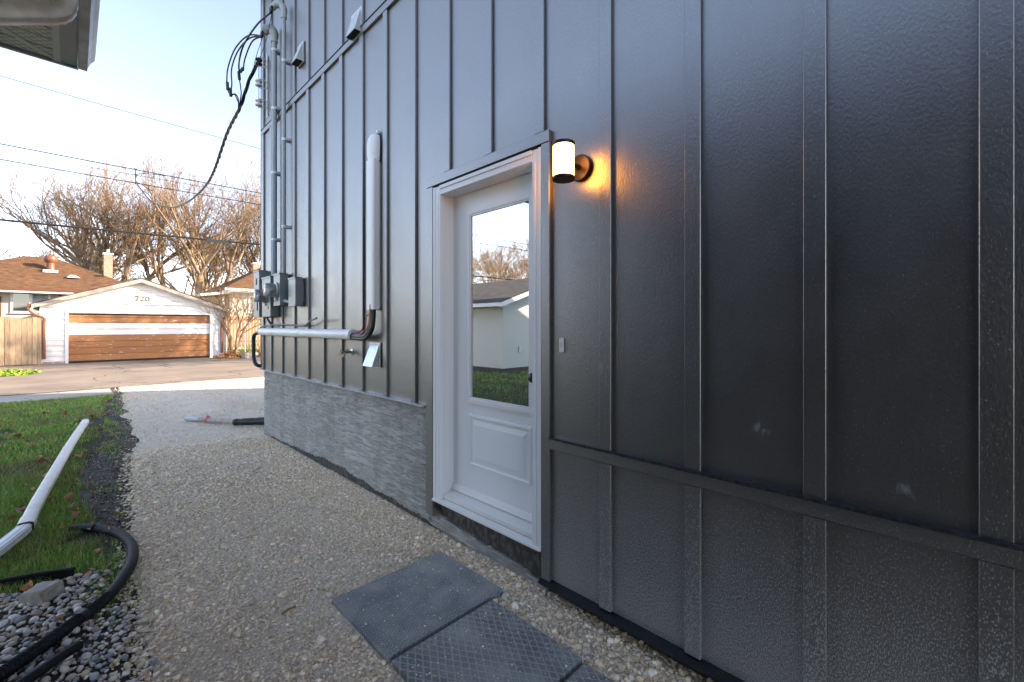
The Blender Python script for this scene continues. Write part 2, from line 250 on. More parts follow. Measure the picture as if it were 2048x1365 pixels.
def concrete(name, c1, c2, crack=.9):
    m = mat(name, c1, rough=.75)
    t = m.node_tree; L = t.links.new; b = t.nodes['Principled BSDF']; geo = N(m, 'ShaderNodeNewGeometry')
    n1 = N(m, 'ShaderNodeTexNoise'); n1.inputs['Scale'].default_value = .55; n1.inputs['Detail'].default_value = 8; n1.inputs['Roughness'].default_value = .65; L(geo.outputs['Position'], n1.inputs[0])
    r1 = N(m, 'ShaderNodeMapRange'); L(n1.outputs[0], r1.inputs[0]); r1.inputs[1].default_value = .35; r1.inputs[2].default_value = .65
    a = N(m, 'ShaderNodeMix', data_type='RGBA'); L(r1.outputs[0], a.inputs[0]); a.inputs[6].default_value = (*c1, 1); a.inputs[7].default_value = (*c2, 1)
    nw = N(m, 'ShaderNodeTexNoise'); nw.inputs['Scale'].default_value = 1.2; nw.inputs['Detail'].default_value = 5; L(geo.outputs['Position'], nw.inputs[0])
    wv = N(m, 'ShaderNodeMix', data_type='RGBA', blend_type='LINEAR_LIGHT'); wv.inputs[0].default_value = .35; L(geo.outputs['Position'], wv.inputs[6]); L(nw.outputs['Color'], wv.inputs[7])
    v = N(m, 'ShaderNodeTexVoronoi', feature='DISTANCE_TO_EDGE'); v.inputs['Scale'].default_value = .34; L(wv.outputs[2], v.inputs[0])
    r2 = N(m, 'ShaderNodeMapRange'); L(v.outputs['Distance'], r2.inputs[0]); r2.inputs[1].default_value = .002; r2.inputs[2].default_value = .010; r2.inputs[3].default_value = crack; r2.inputs[4].default_value = 0
    c = N(m, 'ShaderNodeMix', data_type='RGBA'); L(r2.outputs[0], c.inputs[0]); L(a.outputs[2], c.inputs[6]); c.inputs[7].default_value = (.05, .04, .03, 1); L(c.outputs[2], b.inputs['Base Color'])
    n3 = N(m, 'ShaderNodeTexNoise'); n3.inputs['Scale'].default_value = 30; n3.inputs['Detail'].default_value = 6; L(geo.outputs['Position'], n3.inputs[0])
    bp = N(m, 'ShaderNodeBump'); bp.inputs['Strength'].default_value = .5; bp.inputs['Distance'].default_value = .006; L(n3.outputs[0], bp.inputs['Height']); L(bp.outputs[0], b.inputs['Normal'])
    return m
M['alley'] = concrete('alley_concrete', (.20, .155, .11), (.32, .25, .185))
M['strip'] = concrete('pale_strip', (.36, .315, .26), (.46, .41, .35), .5)
def vcol_mat(name, rough, bump=.3, bs=150):
    return mat(name, (1, 1, 1), rough=rough, attr='Col', col2=(.85, .84, .82), nscale=60, bump=bump, bscale=bs, bdist=.003)
M['stones'] = vcol_mat('crushed_stone', .9); M['pebble'] = vcol_mat('river_pebble', .5, .12)
M['blade'] = mat('grass_blade', (1, 1, 1), rough=.55, attr='Col')
def slab_mat(name, kind):
    m = mat(name, (.10, .115, .12), rough=.8)
    t = m.node_tree; L = t.links.new; b = t.nodes['Principled BSDF']; geo = N(m, 'ShaderNodeNewGeometry')
    sep = N(m, 'ShaderNodeSeparateXYZ'); L(geo.outputs['Position'], sep.inputs[0])
    def mth(op, a, bb=None, cc=None):
        n = N(m, 'ShaderNodeMath', operation=op)
        for i, s in enumerate((a, bb, cc)):
            if s is None: continue
            if isinstance(s, (int, float)): n.inputs[i].default_value = s
            else: L(s, n.inputs[i])
        return n.outputs[0]
    nz_ = N(m, 'ShaderNodeTexNoise'); nz_.inputs['Scale'].default_value = 55; nz_.inputs['Detail'].default_value = 4; L(geo.outputs['Position'], nz_.inputs[0])
    nl = N(m, 'ShaderNodeTexNoise'); nl.inputs['Scale'].default_value = 4.5; nl.inputs['Detail'].default_value = 7; nl.inputs['Roughness'].default_value = .65; L(geo.outputs['Position'], nl.inputs[0])
    if kind == 0:   # fine wavy ribs
        ph = mth('MULTIPLY_ADD', mth('SINE', mth('MULTIPLY', sep.outputs['X'], 260)), 1.4, mth('MULTIPLY', sep.outputs['Y'], 330))
        h = mth('MULTIPLY_ADD', mth('SINE', ph), .5, .5)
    else:           # raised diamond lattice
        u = mth('ADD', mth('MULTIPLY', sep.outputs['X'], 1.0), mth('MULTIPLY', sep.outputs['Y'], .62)); w = mth('SUBTRACT', mth('MULTIPLY', sep.outputs['X'], 1.0), mth('MULTIPLY', sep.outputs['Y'], .62))
        k = 1 / .036
        a1 = mth('ABSOLUTE', mth('SUBTRACT', mth('FRACT', mth('MULTIPLY', u, k)), .5)); a2 = mth('ABSOLUTE', mth('SUBTRACT', mth('FRACT', mth('MULTIPLY', w, k)), .5))
        h0 = mth('MAXIMUM', a1, a2)
        mr = N(m, 'ShaderNodeMapRange'); mr.interpolation_type = 'SMOOTHSTEP'; L(h0, mr.inputs[0]); mr.inputs[1].default_value = .34; mr.inputs[2].default_value = .42; h = mr.outputs[0]
    cm = N(m, 'ShaderNodeMix', data_type='RGBA'); L(mth('MULTIPLY', h, .75 if kind else .5), cm.inputs[0]); cm.inputs[6].default_value = (.15, .165, .17, 1) if kind == 0 else (.18, .18, .17, 1); cm.inputs[7].default_value = (.38, .42, .43, 1)
    dr = N(m, 'ShaderNodeMapRange'); L(nl.outputs[0], dr.inputs[0]); dr.inputs[1].default_value = .38; dr.inputs[2].default_value = .72; dr.inputs[3].default_value = 0; dr.inputs[4].default_value = .8
    c2 = N(m, 'ShaderNodeMix', data_type='RGBA'); L(dr.outputs[0], c2.inputs[0]); L(cm.outputs[2], c2.inputs[6]); c2.inputs[7].default_value = (.46, .47, .43, 1)
    sp_ = N(m, 'ShaderNodeTexNoise'); sp_.inputs['Scale'].default_value = 160; L(geo.outputs['Position'], sp_.inputs[0]); sr = N(m, 'ShaderNodeMapRange'); L(sp_.outputs[0], sr.inputs[0]); sr.inputs[1].default_value = .70; sr.inputs[2].default_value = .76; sr.inputs[4].default_value = .7
    c3 = N(m, 'ShaderNodeMix', data_type='RGBA'); L(sr.outputs[0], c3.inputs[0]); L(c2.outputs[2], c3.inputs[6]); c3.inputs[7].default_value = (.5, .46, .38, 1); L(c3.outputs[2], b.inputs['Base Color'])
    bp = N(m, 'ShaderNodeBump'); bp.inputs['Strength'].default_value = .9; bp.inputs['Distance'].default_value = .004; L(mth('MULTIPLY_ADD', nz_.outputs[0], .6, h), bp.inputs['Height']); L(bp.outputs[0], b.inputs['Normal'])
    return m
M['slab0'] = slab_mat('ribbed_paver', 0); M['slab1'] = slab_mat('diamond_paver', 1)
M['slabedge'] = mat('paver_edge', (.13, .145, .15), rough=.85, col2=(.22, .23, .23), nscale=30)
M['soffit_perf'] = mat('soffit_perforated', (.78, .80, .74), rough=.5)
def perf(m):
    t = m.node_tree; L = t.links.new; b = t.nodes['Principled BSDF']; geo = N(m, 'ShaderNodeNewGeometry'); sep = N(m, 'ShaderNodeSeparateXYZ'); L(geo.outputs['Position'], sep.inputs[0])
    def mth(op, a, bb=None):
        n = N(m, 'ShaderNodeMath', operation=op)
        for i, s in enumerate((a, bb)):
            if s is None: continue
            if isinstance(s, (int, float)): n.inputs[i].default_value = s
            else: L(s, n.inputs[i])
        return n.outputs[0]
    fy = mth('FRACT', mth('MULTIPLY', sep.outputs['Y'], 1 / .021)); row = mth('FLOOR', mth('MULTIPLY', sep.outputs['Y'], 1 / .021))
    fx = mth('FRACT', mth('ADD', mth('MULTIPLY', sep.outputs['X'], 1 / .042), mth('MULTIPLY', row, .5)))
    hole = mth('MULTIPLY', mth('LESS_THAN', mth('ABSOLUTE', mth('SUBTRACT', fy, .5)), .13), mth('LESS_THAN', mth('ABSOLUTE', mth('SUBTRACT', fx, .5)), .27))
    c = N(m, 'ShaderNodeMix', data_type='RGBA'); L(hole, c.inputs[0]); c.inputs[6].default_value = (.76, .80, .74, 1); c.inputs[7].default_value = (.06, .065, .07, 1); L(c.outputs[2], b.inputs['Base Color'])
perf(M['soffit_perf'])

# ---------------------------------------------------------------- mesh tools
class MB:
    def __init__(s): s.v = []; s.f = []; s.mi = []; s.cur = 0
    def add(s, vs, fs):
        n = len(s.v); s.v += [tuple(p) for p in vs]; s.f += [tuple(i + n for i in f) for f in fs]; s.mi += [s.cur] * len(fs); return s
    def box(s, x0, x1, y0, y1, z0, z1, bev=0):
        if bev:
            b = bev; P = []
            for (x, y, z) in [(i, j, k) for i in (0, 1) for j in (0, 1) for k in (0, 1)]:
                X, Y, Z = (x0, x1)[x], (y0, y1)[y], (z0, z1)[z]; sx, sy, sz = (b, -b)[x], (b, -b)[y], (b, -b)[z]
                P += [(X, Y + sy, Z + sz), (X + sx, Y, Z + sz), (X + sx, Y + sy, Z)]
            I = lambda x, y, z, a: ((x * 2 + y) * 2 + z) * 3 + a
            F = []
            for q in (0, 1):
                F.append([I(q, 0, 0, 0), I(q, 1, 0, 0), I(q, 1, 1, 0), I(q, 0, 1, 0)]); F.append([I(0, q, 0, 1), I(1, q, 0, 1), I(1, q, 1, 1), I(0, q, 1, 1)]); F.append([I(0, 0, q, 2), I(1, 0, q, 2), I(1, 1, q, 2), I(0, 1, q, 2)])
            for a in (0, 1):
                for c in (0, 1):
                    F.append([I(a, c, 0, 0), I(a, c, 1, 0), I(a, c, 1, 1), I(a, c, 0, 1)]); F.append([I(a, 0, c, 0), I(a, 1, c, 0), I(a, 1, c, 2), I(a, 0, c, 2)]); F.append([I(0, a, c, 1), I(1, a, c, 1), I(1, a, c, 2), I(0, a, c, 2)])
            for x in (0, 1):
                for y in (0, 1):
                    for z in (0, 1): F.append([I(x, y, z, 0), I(x, y, z, 1), I(x, y, z, 2)])
            return s.add(P, F)
        return s.add([(x0, y0, z0), (x1, y0, z0), (x1, y1, z0), (x0, y1, z0), (x0, y0, z1), (x1, y0, z1), (x1, y1, z1), (x0, y1, z1)],
                     [(0, 3, 2, 1), (4, 5, 6, 7), (0, 1, 5, 4), (1, 2, 6, 5), (2, 3, 7, 6), (3, 0, 4, 7)])
    def prism(s, poly, axis, a0, a1):
        n = len(poly); f = {'x': lambda p, a: (a, p[0], p[1]), 'y': lambda p, a: (p[0], a, p[1]), 'z': lambda p, a: (p[0], p[1], a)}[axis]
        return s.add([f(p, a0) for p in poly] + [f(p, a1) for p in poly], [tuple(range(n))[::-1], tuple(range(n, 2 * n))] + [(i, (i + 1) % n, n + (i + 1) % n, n + i) for i in range(n)])
    def tube(s, pts, r, sides=8, cap=True, prof=None):
        pts = [Vector(p) for p in pts]; n = len(pts); rs = r if isinstance(r, (list, tuple)) else [r] * n
        t0 = (pts[1] - pts[0]).normalized(); up = Vector((0, 0, 1)) if abs(t0.z) < .9 else Vector((0, 1, 0)); a = t0.cross(up).normalized()
        V = []; F = []
        for i in range(n):
            t = ((pts[min(i + 1, n - 1)] - pts[max(i - 1, 0)])).normalized(); a = (a - t * a.dot(t)).normalized(); b = t.cross(a)
            for k in range(sides):
                if prof: cx, cy = prof[k]; V.append(pts[i] + (a * cx + b * cy) * rs[i])
                else: g = 2 * math.pi * k / sides; V.append(pts[i] + (a * math.cos(g) + b * math.sin(g)) * rs[i])
        for i in range(n - 1):
            for k in range(sides): k2 = (k + 1) % sides; F.append((i * sides + k, i * sides + k2, (i + 1) * sides + k2, (i + 1) * sides + k))
        if cap: F.append(tuple(range(sides))[::-1]); F.append(tuple(range((n - 1) * sides, n * sides)))
        return s.add(V, F)
    def lathe(s, base, axis, prof, sides=24):
        base = Vector(base); ax = Vector(axis).normalized(); u = ax.cross(Vector((0, 0, 1)) if abs(ax.z) < .9 else Vector((0, 1, 0))).normalized(); w = ax.cross(u)
        V = []; F = []; n = len(prof)
        for (r, h) in prof:
            for k in range(sides): g = 2 * math.pi * k / sides; V.append(base + ax * h + (u * math.cos(g) + w * math.sin(g)) * max(r, 1e-4))
        for i in range(n - 1):
            for k in range(sides): k2 = (k + 1) % sides; F.append((i * sides + k, i * sides + k2, (i + 1) * sides + k2, (i + 1) * sides + k))
        F.append(tuple(range(sides))[::-1]); F.append(tuple(range((n - 1) * sides, n * sides)))
        return s.add(V, F)
    def build(s, name, material, parent=None, smooth=False, **props):
        me = bpy.data.meshes.new(name); off = Vector((0, 0, 0))
        if parent is not None:
            q = parent
            while q is not None: off += q.location; q = q.parent
        me.from_pydata([(p[0] - off.x, p[1] - off.y, p[2] - off.z) for p in s.v], [], s.f)
        for mm in (material if isinstance(material, (list, tuple)) else [material]): me.materials.append(M[mm] if isinstance(mm, str) else mm)
        if any(s.mi): me.polygons.foreach_set('material_index', s.mi)
        if smooth: me.polygons.foreach_set('use_smooth', [True] * len(me.polygons)); me.set_sharp_from_angle(angle=R(38))
        me.update(); o = bpy.data.objects.new(name, me); COL.objects.link(o)
        if parent is not None: o.parent = parent
        for k, v in props.items(): o[k] = v
        return o
def root(name, loc, label, cat, group=None):
    o = bpy.data.objects.new(name, None); o.empty_display_size = .2; COL.objects.link(o); o.location = loc; o['label'] = label; o['category'] = cat
    if group: o['group'] = group
    return o
def tag(o, label, cat, group=None, kind=None):
    if label: o['label'] = label
    if cat: o['category'] = cat
    if group: o['group'] = group
    if kind: o['kind'] = kind
    return o
def catmull(pts, n=8):
    pts = [Vector(p) for p in pts]; P = [pts[0] * 2 - pts[1]] + pts + [pts[-1] * 2 - pts[-2]]; o = []
    for i in range(1, len(P) - 2):
        for k in range(n):
            t = k / n; p0, p1, p2, p3 = P[i - 1:i + 3]
            o.append(.5 * ((2 * p1) + (p2 - p0) * t + (2 * p0 - 5 * p1 + 4 * p2 - p3) * t * t + (3 * p1 - p0 - 3 * p2 + p3) * t ** 3))
    o.append(pts[-1]); return o
def hz(y): # gentle fall of the ground towards the back lane
    t = min(max((y - 9) / 11, 0), 1); return -.12 * t * t * (3 - 2 * t)
def interp(tab, y):
    return float(np.interp(y, [a for a, b in tab], [b for a, b in tab]))
def np_mesh(name, V, F, material, cols=None, parent=None, smooth=False):
    me = bpy.data.meshes.new(name); nf, k = F.shape
    me.vertices.add(len(V)); me.vertices.foreach_set('co', np.ascontiguousarray(V, dtype=np.float32).ravel())
    me.loops.add(nf * k); me.loops.foreach_set('vertex_index', np.ascontiguousarray(F, dtype=np.int32).ravel())
    me.polygons.add(nf); me.polygons.foreach_set('loop_start', np.arange(nf, dtype=np.int32) * k)
    if cols is not None:
        a = me.color_attributes.new('Col', 'FLOAT_COLOR', 'POINT'); c = np.ones((len(V), 4), np.float32); c[:, :3] = cols; a.data.foreach_set('color', c.ravel())
    me.materials.append(M[material]); me.update(calc_edges=True)
    if smooth: me.polygons.foreach_set('use_smooth', np.ones(nf, bool))
    o = bpy.data.objects.new(name, me); COL.objects.link(o)
    if parent is not None: o.parent = parent
    return o

# ---------------------------------------------------------------- ground
def sheet(name, material, ys, xl, xr, dz, bumpy=0, nx=10, parent=None):
    V = []; F = []
    for y in ys:
        a, b = xl(y), xr(y)
        for i in range(nx + 1):
            x = a + (b - a) * i / nx; z = hz(y) + dz
            if bumpy: z += bumpy * (mnoise.noise(Vector((x * 1.3, y * 1.3, 3))) + .4 * mnoise.noise(Vector((x * 4, y * 4, 9))))
            V.append((x, y, z))
    for j in range(len(ys) - 1):
        for i in range(nx): q = j * (nx + 1) + i; F.append((q, q + 1, q + nx + 2, q + nx + 1))
    b = MB(); b.add(V, F); o = b.build(name, material, parent, smooth=True); o['kind'] = 'structure'; return o
sheet('ground', 'earth', [-400, -60, -12, 0, 5, 9, 11, 13, 15, 17, 20, 30, 60, 400], lambda y: -400, lambda y: 400, -.03, nx=4)
PE = [(-2, .22), (1, .22), (2.35, .17), (2.7, .24), (3.65, .28), (5.5, .40), (7.2, .57), (9.4, .59), (11.7, .70), (14.4, .8)]
LE = [(3.3, .10), (3.8, .12), (4.4, .11), (5.2, .0), (5.9, .03), (6.6, .16), (7.5, .26), (9.5, .36), (11.6, .46), (12.7, .75)]
jag = lambda y, s, k=0: .10 * mnoise.noise(Vector((y * 1.9, s, k))) + .03 * mnoise.noise(Vector((y * 9, s, k)))
ys = [i * .1 for i in range(-20, 145)]
sheet('soil', 'soil', ys, lambda y: -1.2, lambda y: interp(PE, y) + .25, -.012, .008, 12)
sheet('lawn', 'lawn', [3.5 + i * .1 for i in range(0, 92)], lambda y: -14, lambda y: interp(LE, y) + jag(y, 1), -.006, .004, 24)
path = sheet('gravel_path', 'gravel_base', ys, lambda y: interp(PE, y) + jag(y, 5), lambda y: 1.82 if y < 6.38 else 9.0, .004, .008, 26)
sheet('pebble_bed', 'pebblesoil', [i * .1 for i in range(-20, 36)], lambda y: -.75, lambda y: .13 + jag(y, 8) + .02 * math.sin(y * 5), -.004, .004, 10)
sheet('concrete_strip', 'strip', [12.62 + i * .2 for i in range(0, 9)], lambda y: -14, lambda y: .62 + .15 * mnoise.noise(Vector((y * 2, 2, 2))), .0, 0, 12)
sheet('alley', 'alley', [14.25 + .25 * i for i in range(0, 48)], lambda y: -40, lambda y: 30, .008, 0, 30)

# ---- scattered stones (crushed limestone)
def ico(level=0):
    import bmesh
    bm = bmesh.new(); bmesh.ops.create_icosphere(bm, subdivisions=level, radius=1)
    v = np.array([p.co[:] for p in bm.verts]); f = np.array([[q.index for q in p.verts] for p in bm.faces]); bm.free(); return v, f
OCT = np.array([(1, 0, 0), (-1, 0, 0), (0, 1, 0), (0, -1, 0), (0, 0, 1), (0, 0, -1)], float); OCTF = np.array([(0, 2, 4), (2, 1, 4), (1, 3, 4), (3, 0, 4), (2, 0, 5), (1, 2, 5), (3, 1, 5), (0, 3, 5)])
def rotz_mats(n, tilt=.5):
    a = rng.uniform(0, 2 * math.pi, n); b = rng.normal(0, tilt, n); ca, sa, cb, sb = np.cos(a), np.sin(a), np.cos(b), np.sin(b)
    Rz = np.zeros((n, 3, 3)); Rz[:, 0, 0] = ca; Rz[:, 0, 1] = -sa; Rz[:, 1, 0] = sa; Rz[:, 1, 1] = ca; Rz[:, 2, 2] = 1
    Rx = np.zeros((n, 3, 3)); Rx[:, 0, 0] = 1; Rx[:, 1, 1] = cb; Rx[:, 1, 2] = -sb; Rx[:, 2, 1] = sb; Rx[:, 2, 2] = cb
    return Rz @ Rx
def scatter(name, base, faces, P, size, material, palette, flat=.6, jit=.25, tilt=.5, smooth=False):
    n = len(P); k = len(base)
    V = base[None] * (1 + rng.normal(0, jit, (n, k, 1)) * (1 if jit else 0)); sc = np.stack([size * rng.uniform(.8, 1.3, n), size * rng.uniform(.65, 1.0, n), size * rng.uniform(flat * .8, flat * 1.2, n)], 1)
    V = V * sc[:, None]; V = np.einsum('nij,nkj->nki', rotz_mats(n, tilt), V) + P[:, None]
    Fc = faces[None] + (np.arange(n) * k)[:, None, None]
    c = palette[rng.integers(0, len(palette), n)] * rng.uniform(.75, 1.2, (n, 1)); cols = np.repeat(c, k, axis=0)
    return np_mesh(name, V.reshape(-1, 3), Fc.reshape(-1, faces.shape[1]), material, cols, smooth=smooth)
def gz(x, y, b=.008): return np.array([hz(q) + .004 + b * (mnoise.noise(Vector((p * 1.3, q * 1.3, 3))) + .4 * mnoise.noise(Vector((p * 4, q * 4, 9)))) for p, q in zip(x, y)])
SLABS = [(.925, 1.612, 1.655, 2.222), (.932, 1.512, 1.072, 1.640), (.915, 1.500, .500, 1.058)]
PG = np.array([(.66, .58, .46), (.76, .70, .60), (.58, .50, .39), (.84, .80, .73), (.50, .43, .34), (.74, .65, .50), (.64, .60, .56), (.70, .63, .52)]) * np.array([1.34, 1.23, 1.08])
def path_points(n, y0, y1, keep):
    y = rng.uniform(y0, y1, n); x = rng.uniform(.0, 1.80, n) if y1 <= 6.5 else rng.uniform(.3, 5, n)
    pe = np.interp(y, [a for a, b in PE], [b for a, b in PE])
    nn = np.array([mnoise.noise(Vector((a * 1.6, b * 1.1, 21))) for a, b in zip(x, y)])
    ok = (x > pe - .12 * rng.random(n) ** 2) & (rng.random(n) < keep(x, y, pe, nn))
    for s in SLABS: ok &= ~((x > s[0] - .004) & (x < s[1] + .004) & (y > s[2] - .004) & (y < s[3] + .004))
    ok &= ~((x > 1.79) & (y < 6.4))
    return x[ok], y[ok]
near_keep = lambda x, y, pe, nn: np.clip(.55 + .8 * nn + .5 * (x > 1.50) + .45 * (x - pe < .14) + .25 * (y < 1.9), .36, 1)
x, y = path_points(78000, .55, 4.2, near_keep)
o = scatter('gravel', OCT, OCTF, np.stack([x, y, gz(x, y) + .001], 1), rng.gamma(4, .0014, len(x)) + .0026, 'stones', PG, .42, .20, .3); tag(o, 'loose crushed limestone gravel on the side path by the dark house', 'gravel', kind='stuff')
x, y = path_points(26000, 4.2, 6.5, near_keep); x2, y2 = path_points(26000, 6.3, 14.2, lambda x, y, pe, nn: np.clip(.55 + nn + .3 * (x - pe < .3), .12, 1)); x = np.append(x, x2); y = np.append(y, y2)
o = scatter('gravel', OCT, OCTF, np.stack([x, y, gz(x, y) + .001], 1), rng.gamma(4, .0019, len(x)) + .0036, 'stones', PG, .40, .20, .3); tag(o, 'finer pale gravel of the drive beyond the house corner', 'gravel', kind='stuff')
# bigger chips near the walls and borders
x, y = path_points(7500, .5, 6.4, lambda x, y, pe, nn: np.clip(.06 + .5 * (x > 1.5) * (y < 2.6) + .35 * (x - pe < .2) + .25 * ((y < 2) & (x > .6)), 0, 1))
iv, fv = ico(1)
o = scatter('gravel_chips', iv, fv, np.stack([x, y, gz(x, y) + .004], 1), rng.gamma(4, .0019, len(x)) + .0055, 'stones', PG, .62, .12, .4); tag(o, 'larger rounded gravel chips along the wall and the path edges', 'gravel', kind='stuff')
# chips strewn in the dark soil
n = 11000; y = rng.uniform(2.3, 12.5, n); x = np.interp(y, [a for a, b in LE], [b for a, b in LE]) + rng.uniform(-.05, .42, n); pe = np.interp(y, [a for a, b in PE], [b for a, b in PE]); ok = (x < pe + .03) & (rng.random(n) < .75) & (x > .1)
x, y = x[ok], y[ok]
o = scatter('soil_crumbs', OCT, OCTF, np.stack([x, y, gz(x, y) - .008], 1), rng.gamma(3, .0014, len(x)) + .0022, 'stones', np.array([(.06, .05, .045), (.12, .10, .08), (.035, .033, .033), (.68, .60, .48), (.20, .165, .13), (.56, .48, .38), (.09, .08, .07)]), .5, .25, .5); tag(o, 'black soil crumbs and stray stones between lawn and gravel', 'soil', kind='stuff')
# river pebbles
PP = 1.15 * np.array([(.60, .55, .46), (.74, .70, .63), (.50, .43, .35), (.36, .38, .40), (.24, .27, .30), (.58, .46, .33), (.66, .58, .42), (.80, .78, .74), (.38, .28, .22), (.52, .51, .48)])
iv2, fv2 = ico(2)
bed = bpy.data.objects['pebble_bed']
prot = []
for k in range(12):
    sc = np.array([rng.uniform(1.0, 1.35), rng.uniform(.75, 1.0), rng.uniform(.5, .7)]); V = iv2 * sc; V += np.array([[.12 * mnoise.noise(Vector(tuple(p * .9 + k * 7))) for _ in range(1)] * 3 for p in iv2]) * iv2 * 1.0
    ob = np_mesh('pebble', V, fv2, 'pebble', np.repeat(PP[k % 10][None], len(V), 0) * rng.uniform(.85, 1.1), smooth=True); prot.append(ob.data); bpy.data.objects.remove(ob)
def soildark(x, y): return mnoise.noise(Vector((x * 3.2, y * 3.2, 44)))
cnt = 0; placed = []
tries = 0
while cnt < 298 and tries < 20000:
    tries += 1
    yy = random.uniform(2.05, 3.5); xx = random.uniform(-.34, .26) if yy < 3.1 else random.uniform(-.36, .12)
    if xx > .12 and random.random() < (xx - .12) * 7: continue
    r = random.uniform(.0115, .0205)
    if xx > .10: r *= .8
    if any((xx - a) ** 2 + (yy - b) ** 2 < ((r + c) * .95) ** 2 for a, b, c in placed): continue
    placed.append((xx, yy, r))
    o = bpy.data.objects.new('pebble', random.choice(prot)); COL.objects.link(o); o.parent = bed; o.location = (xx, yy, .006 + r * .45); o.scale = (r,) * 3; o.rotation_euler = (random.gauss(0, .25), random.gauss(0, .25), random.uniform(0, 6.3)); cnt += 1
n = 5200; y = rng.uniform(1.2, 3.52, n); x = rng.uniform(-.7, .30, n); ok = (x < .10 + rng.random(n) ** 2 * .2); x, y = x[ok], y[ok]
o = scatter('small_pebbles', iv, fv, np.stack([x, y, np.full(len(x), .004) + rng.uniform(0, .006, len(x))], 1), rng.uniform(.006, .0125, len(x)), 'pebble', PP, .62, .06, .3, smooth=True); tag(o, 'smaller rounded river pebbles filling the bed by the black hose', 'pebbles', kind='stuff')
# grass
def grass(name, P, h, w, pal, label):
    n = len(P); a = rng.uniform(0, 2 * math.pi, n); dx, dy = np.cos(a), np.sin(a); lean = rng.uniform(.1, .9, n) * h; b = rng.uniform(0, 2 * math.pi, n)
    V = np.zeros((n, 5, 3)); V[:, 0] = P + np.stack([dx * w, dy * w, 0 * w], 1); V[:, 1] = P - np.stack([dx * w, dy * w, 0 * w], 1)
    mid = P + np.stack([np.cos(b) * lean * .35, np.sin(b) * lean * .35, h * .6], 1); V[:, 2] = mid - np.stack([dx * w * .7, dy * w * .7, 0 * w], 1); V[:, 3] = mid + np.stack([dx * w * .7, dy * w * .7, 0 * w], 1)
    V[:, 4] = P + np.stack([np.cos(b) * lean, np.sin(b) * lean, h], 1)
    base = np.array([(0, 1, 2), (0, 2, 3), (3, 2, 4)]); F = base[None] + (np.arange(n) * 5)[:, None, None]
    c = pal[rng.integers(0, len(pal), n)] * rng.uniform(.7, 1.25, (n, 1)); pn = np.clip(np.array([mnoise.noise(Vector((q[0] * 1.8, q[1] * 1.3, 77))) + .5 * mnoise.noise(Vector((q[0] * 7, q[1] * 6, 78))) for q in P]) * 1.6, 0, .75)[:, None]; c = c * (1 - pn) + np.array([[.30, .27, .12]]) * pn; o = np_mesh(name, V.reshape(-1, 3), F.reshape(-1, 3), 'blade', np.repeat(c, 5, 0)); return tag(o, label, 'grass', kind='stuff')
GP = np.array([(.10, .26, .03), (.14, .33, .045), (.075, .20, .025), (.17, .35, .07), (.12, .28, .06), (.26, .26, .11), (.42, .36, .18)]) * np.array([1.75, 1.6, 1.3])
def gpts(n, x0, x1, y0, y1, extra=0):
    y = rng.uniform(y0, y1, n); x = rng.uniform(x0, x1, n); le = np.interp(y, [a for a, b in LE], [b for a, b in LE]); nn = np.array([mnoise.noise(Vector((p * 2.2, q * 1.6, 5))) for p, q in zip(x, y)])
    edge = np.clip((le + extra - x) * 5, 0, 1); ok = rng.random(n) < np.clip(edge * (1.0 + .9 * nn) - .5 * (nn < -.42), 0.0, 1)
    x, y = x[ok], y[ok]; return np.stack([x, y, np.array([hz(q) for q in y]) - .004], 1)
P = gpts(52000, -.75, .3, 3.52, 6.2, .05); grass('grass', P, rng.uniform(.018, .062, len(P)), np.full(len(P), .0017), GP * .95 + .01, 'short green lawn grass around the fallen white downspout')
P = gpts(60000, -1.5, .75, 6.2, 12.6, .02); grass('grass', P, rng.uniform(.02, .055, len(P)), np.full(len(P), .0030), GP, 'lawn grass farther back towards the pale concrete strip')
P = gpts(26000, -11, -.75, 3.6, 12.6); grass('grass', P, rng.uniform(.03, .06, len(P)), np.full(len(P), .006), GP, 'lawn grass in front of the stucco garage')
n = 900; P = np.stack([rng.normal(.16, .07, n), rng.normal(3.25, .22, n), np.full(n, -.004)], 1); P = P[P[:, 0] < .3]; grass('grass', P, rng.uniform(.015, .05, len(P)), np.full(len(P), .0014), GP, 'sparse grass tuft at the end of the black edging strip')
n = 9000; y = rng.uniform(3.4, 12.8, n); x = np.interp(y, [a for a, b in LE], [b for a, b in LE]) + rng.exponential(.11, n); nn = np.array([mnoise.noise(Vector((p * 4, q * 3, 15))) for p, q in zip(x, y)]); ok = (nn > .08) & (x < np.interp(y, [a for a, b in PE], [b for a, b in PE]) + .05); x, y = x[ok], y[ok]
grass('grass', np.stack([x, y, np.array([hz(q) for q in y]) - .004], 1), rng.uniform(.012, .045, len(x)), np.full(len(x), .0022), GP, 'straggling grass tufts spreading over the dark soil border')
